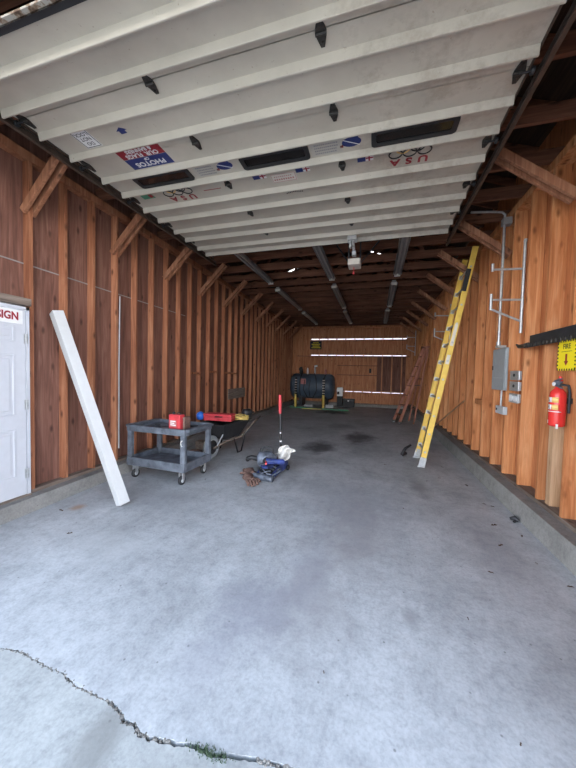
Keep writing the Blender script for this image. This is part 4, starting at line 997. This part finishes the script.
for i, (x0, x1) in enumerate(((-3.0, -2.62), (-2.05, -1.72))):
    mb = MB(); mb.box(x0, x1, 12.95, 13.1, 0, .10+.03*i); tag(mb.build('concrete_block', 'light_grey', bevel=.01), ('pale block under the middle of the tank', 'pale block under the right end of the tank')[i], 'block')
mb = MB(); mb.box(-1.66, -1.42, 13.75, 13.98, .0, .47); tag(mb.build('black_crate', 'black', bevel=.01), 'tall black crate right of the tank, under the white box', 'crate')
wx = thing('white_box', 'small white appliance box standing on the black crate beside the tank', 'box', (-1.54, 13.86, .47))
mb = MB(); mb.box(-1.67, -1.42, 13.76, 13.96, .471, .87); mb.build('case', 'decal_white', wx, bevel=.01)
mb = MB(); mb.box(-1.66, -1.56, 13.752, 13.7595, .55, .68); mb.build('screen', 'black', wx)
bc = thing('black_tool_box', 'low black tool box on the floor right of the black crate', 'tool box', (-1.12, 13.8, 0))
mb = MB(); mb.box(-1.38, -.88, 13.62, 13.9, 0, .27); mb.build('case', 'black', bc, bevel=.015)
mb = MB(); mb.box(-1.39, -.87, 13.61, 13.91, .275, .37); mb.build('lid', 'black_steel', bc, bevel=.02)
mb = MB(); mb.box(-1.17, -1.1, 13.60, 13.608, .26, .32); mb.build('latch', 'light_grey', bc)
# sign on the back wall
sb = thing('notice_sign', 'black notice sign with yellow lettering high on the back wall', 'sign', (-2.8, YB+.04, 2.66))
mb = MB(); mb.box(-3.08, -2.52, YB+.025, YB+.04, 2.64, 3.02); mb.build('plate', 'ink_black', sb)
mb = MB(); rr = random.Random(2)
for r_, (a, b) in enumerate(((-2.93, -2.68), (-3.0, -2.6), (-2.95, -2.65), (-3.0, -2.58))):
    xx = a
    while xx < b: l = rr.uniform(.025, .05); mb.box(xx, xx+l, YB+.022, YB+.0249, 2.93-.08*r_, 2.975-.08*r_); xx += l+.014
mb.build('lettering', 'ink_yellow', sb)
hk = MB(); hk.box(-.29, -.20, YB-.02, YB+.044, 1.56, 1.76); tag(hk.build('hanging_lock', 'black', bevel=.01), 'small black box hanging on the rail of the back wall', 'box')
# long green level strip on the floor in front of the tank
gv = MB(); gv.bar((-3.5, 12.45, .018), (-1.0, 12.22, .018), .06, .035); tag(gv.build('green_strip', 'green', bevel=.006), 'long thin green strip lying on the floor before the tank', 'strip')
gv = MB(); gv.bar((-2.9, 12.1, .015), (-2.1, 12.22, .015), .05, .03); tag(gv.build('yellow_strip', 'yellow_post', bevel=.006), 'short dull yellow strip lying before the green strip', 'strip')

# ------------------------------------------------------------------ litter on the floor
rl = random.Random(11)
lm = None
spots = [(1.35, 3.95), (1.28, 4.0), (1.38, 3.3), (1.30, 2.85), (1.12, 3.05), (1.2, 3.45), (.75, 4.6), (.95, 4.8), (.35, 3.55), (.9, 2.6), (1.4, 2.6), (.62, 1.4), (1.25, 4.6), (1.1, 5.4), (1.2, 6.1), (-2.2, 3.6), (-2.0, 5.6), (-1.7, 5.1), (-3.1, 2.3), (-2.6, 2.0), (-.9, 4.9), (.2, 5.2), (.6, 2.05), (-.2, 1.45)]
for i, (x, y) in enumerate(spots):
    if lm is None:
        mb = MB(); a = [(-.045, 0), (-.02, .02), (.005, .012), (.02, .03), (.05, .004), (.025, -.018), (0, -.01), (-.02, -.022)]
        mb.add([(p[0], p[1], .004+.012*abs(math.sin(k*1.7))) for k, p in enumerate(a)] + [(0, 0, .006)], [(k, (k+1) % 8, 8) for k in range(8)])
        lm = mb.build('dry_leaf', 'leaf', fixn=False, recenter=False); lm.modifiers.new('t', 'SOLIDIFY').thickness = .0015; c = lm
    else: c = lm.copy(); COL.objects.link(c)
    c.location = (x, y, .001); c.rotation_euler = (0, 0, rl.uniform(0, 6.28)); sc = rl.uniform(.25, .7) if y > 1.6 else .22; c.scale = (sc, sc*rl.uniform(.5, 1), sc)
    tag(c, 'tiny dry brown leaf scrap lying on the bare concrete floor', 'leaf', 'dry leaf scraps on the floor')
ck_ = MB(); ck_.tube([(1.41, 3.64, .02), (1.44, 3.62, .04), (1.47, 3.60, .02)], [.015, .025, .018], 8); ck_.tube([(1.42, 3.58, .015), (1.475, 3.64, .02)], [.012, .016], 8)
tag(ck_.build('black_fitting', 'black_steel'), 'small black lump lying against the right curb', 'fitting')
tw = MB(); tw.tube([(.40, 1.245, .004), (.42, 1.21, .006), (.45, 1.16, .004)], .003, 5); tag(tw.build('twig', 'pale_wood'), 'thin pale twig at the bottom of the photo on the concrete', 'twig')
bpy.context.view_layer.update()
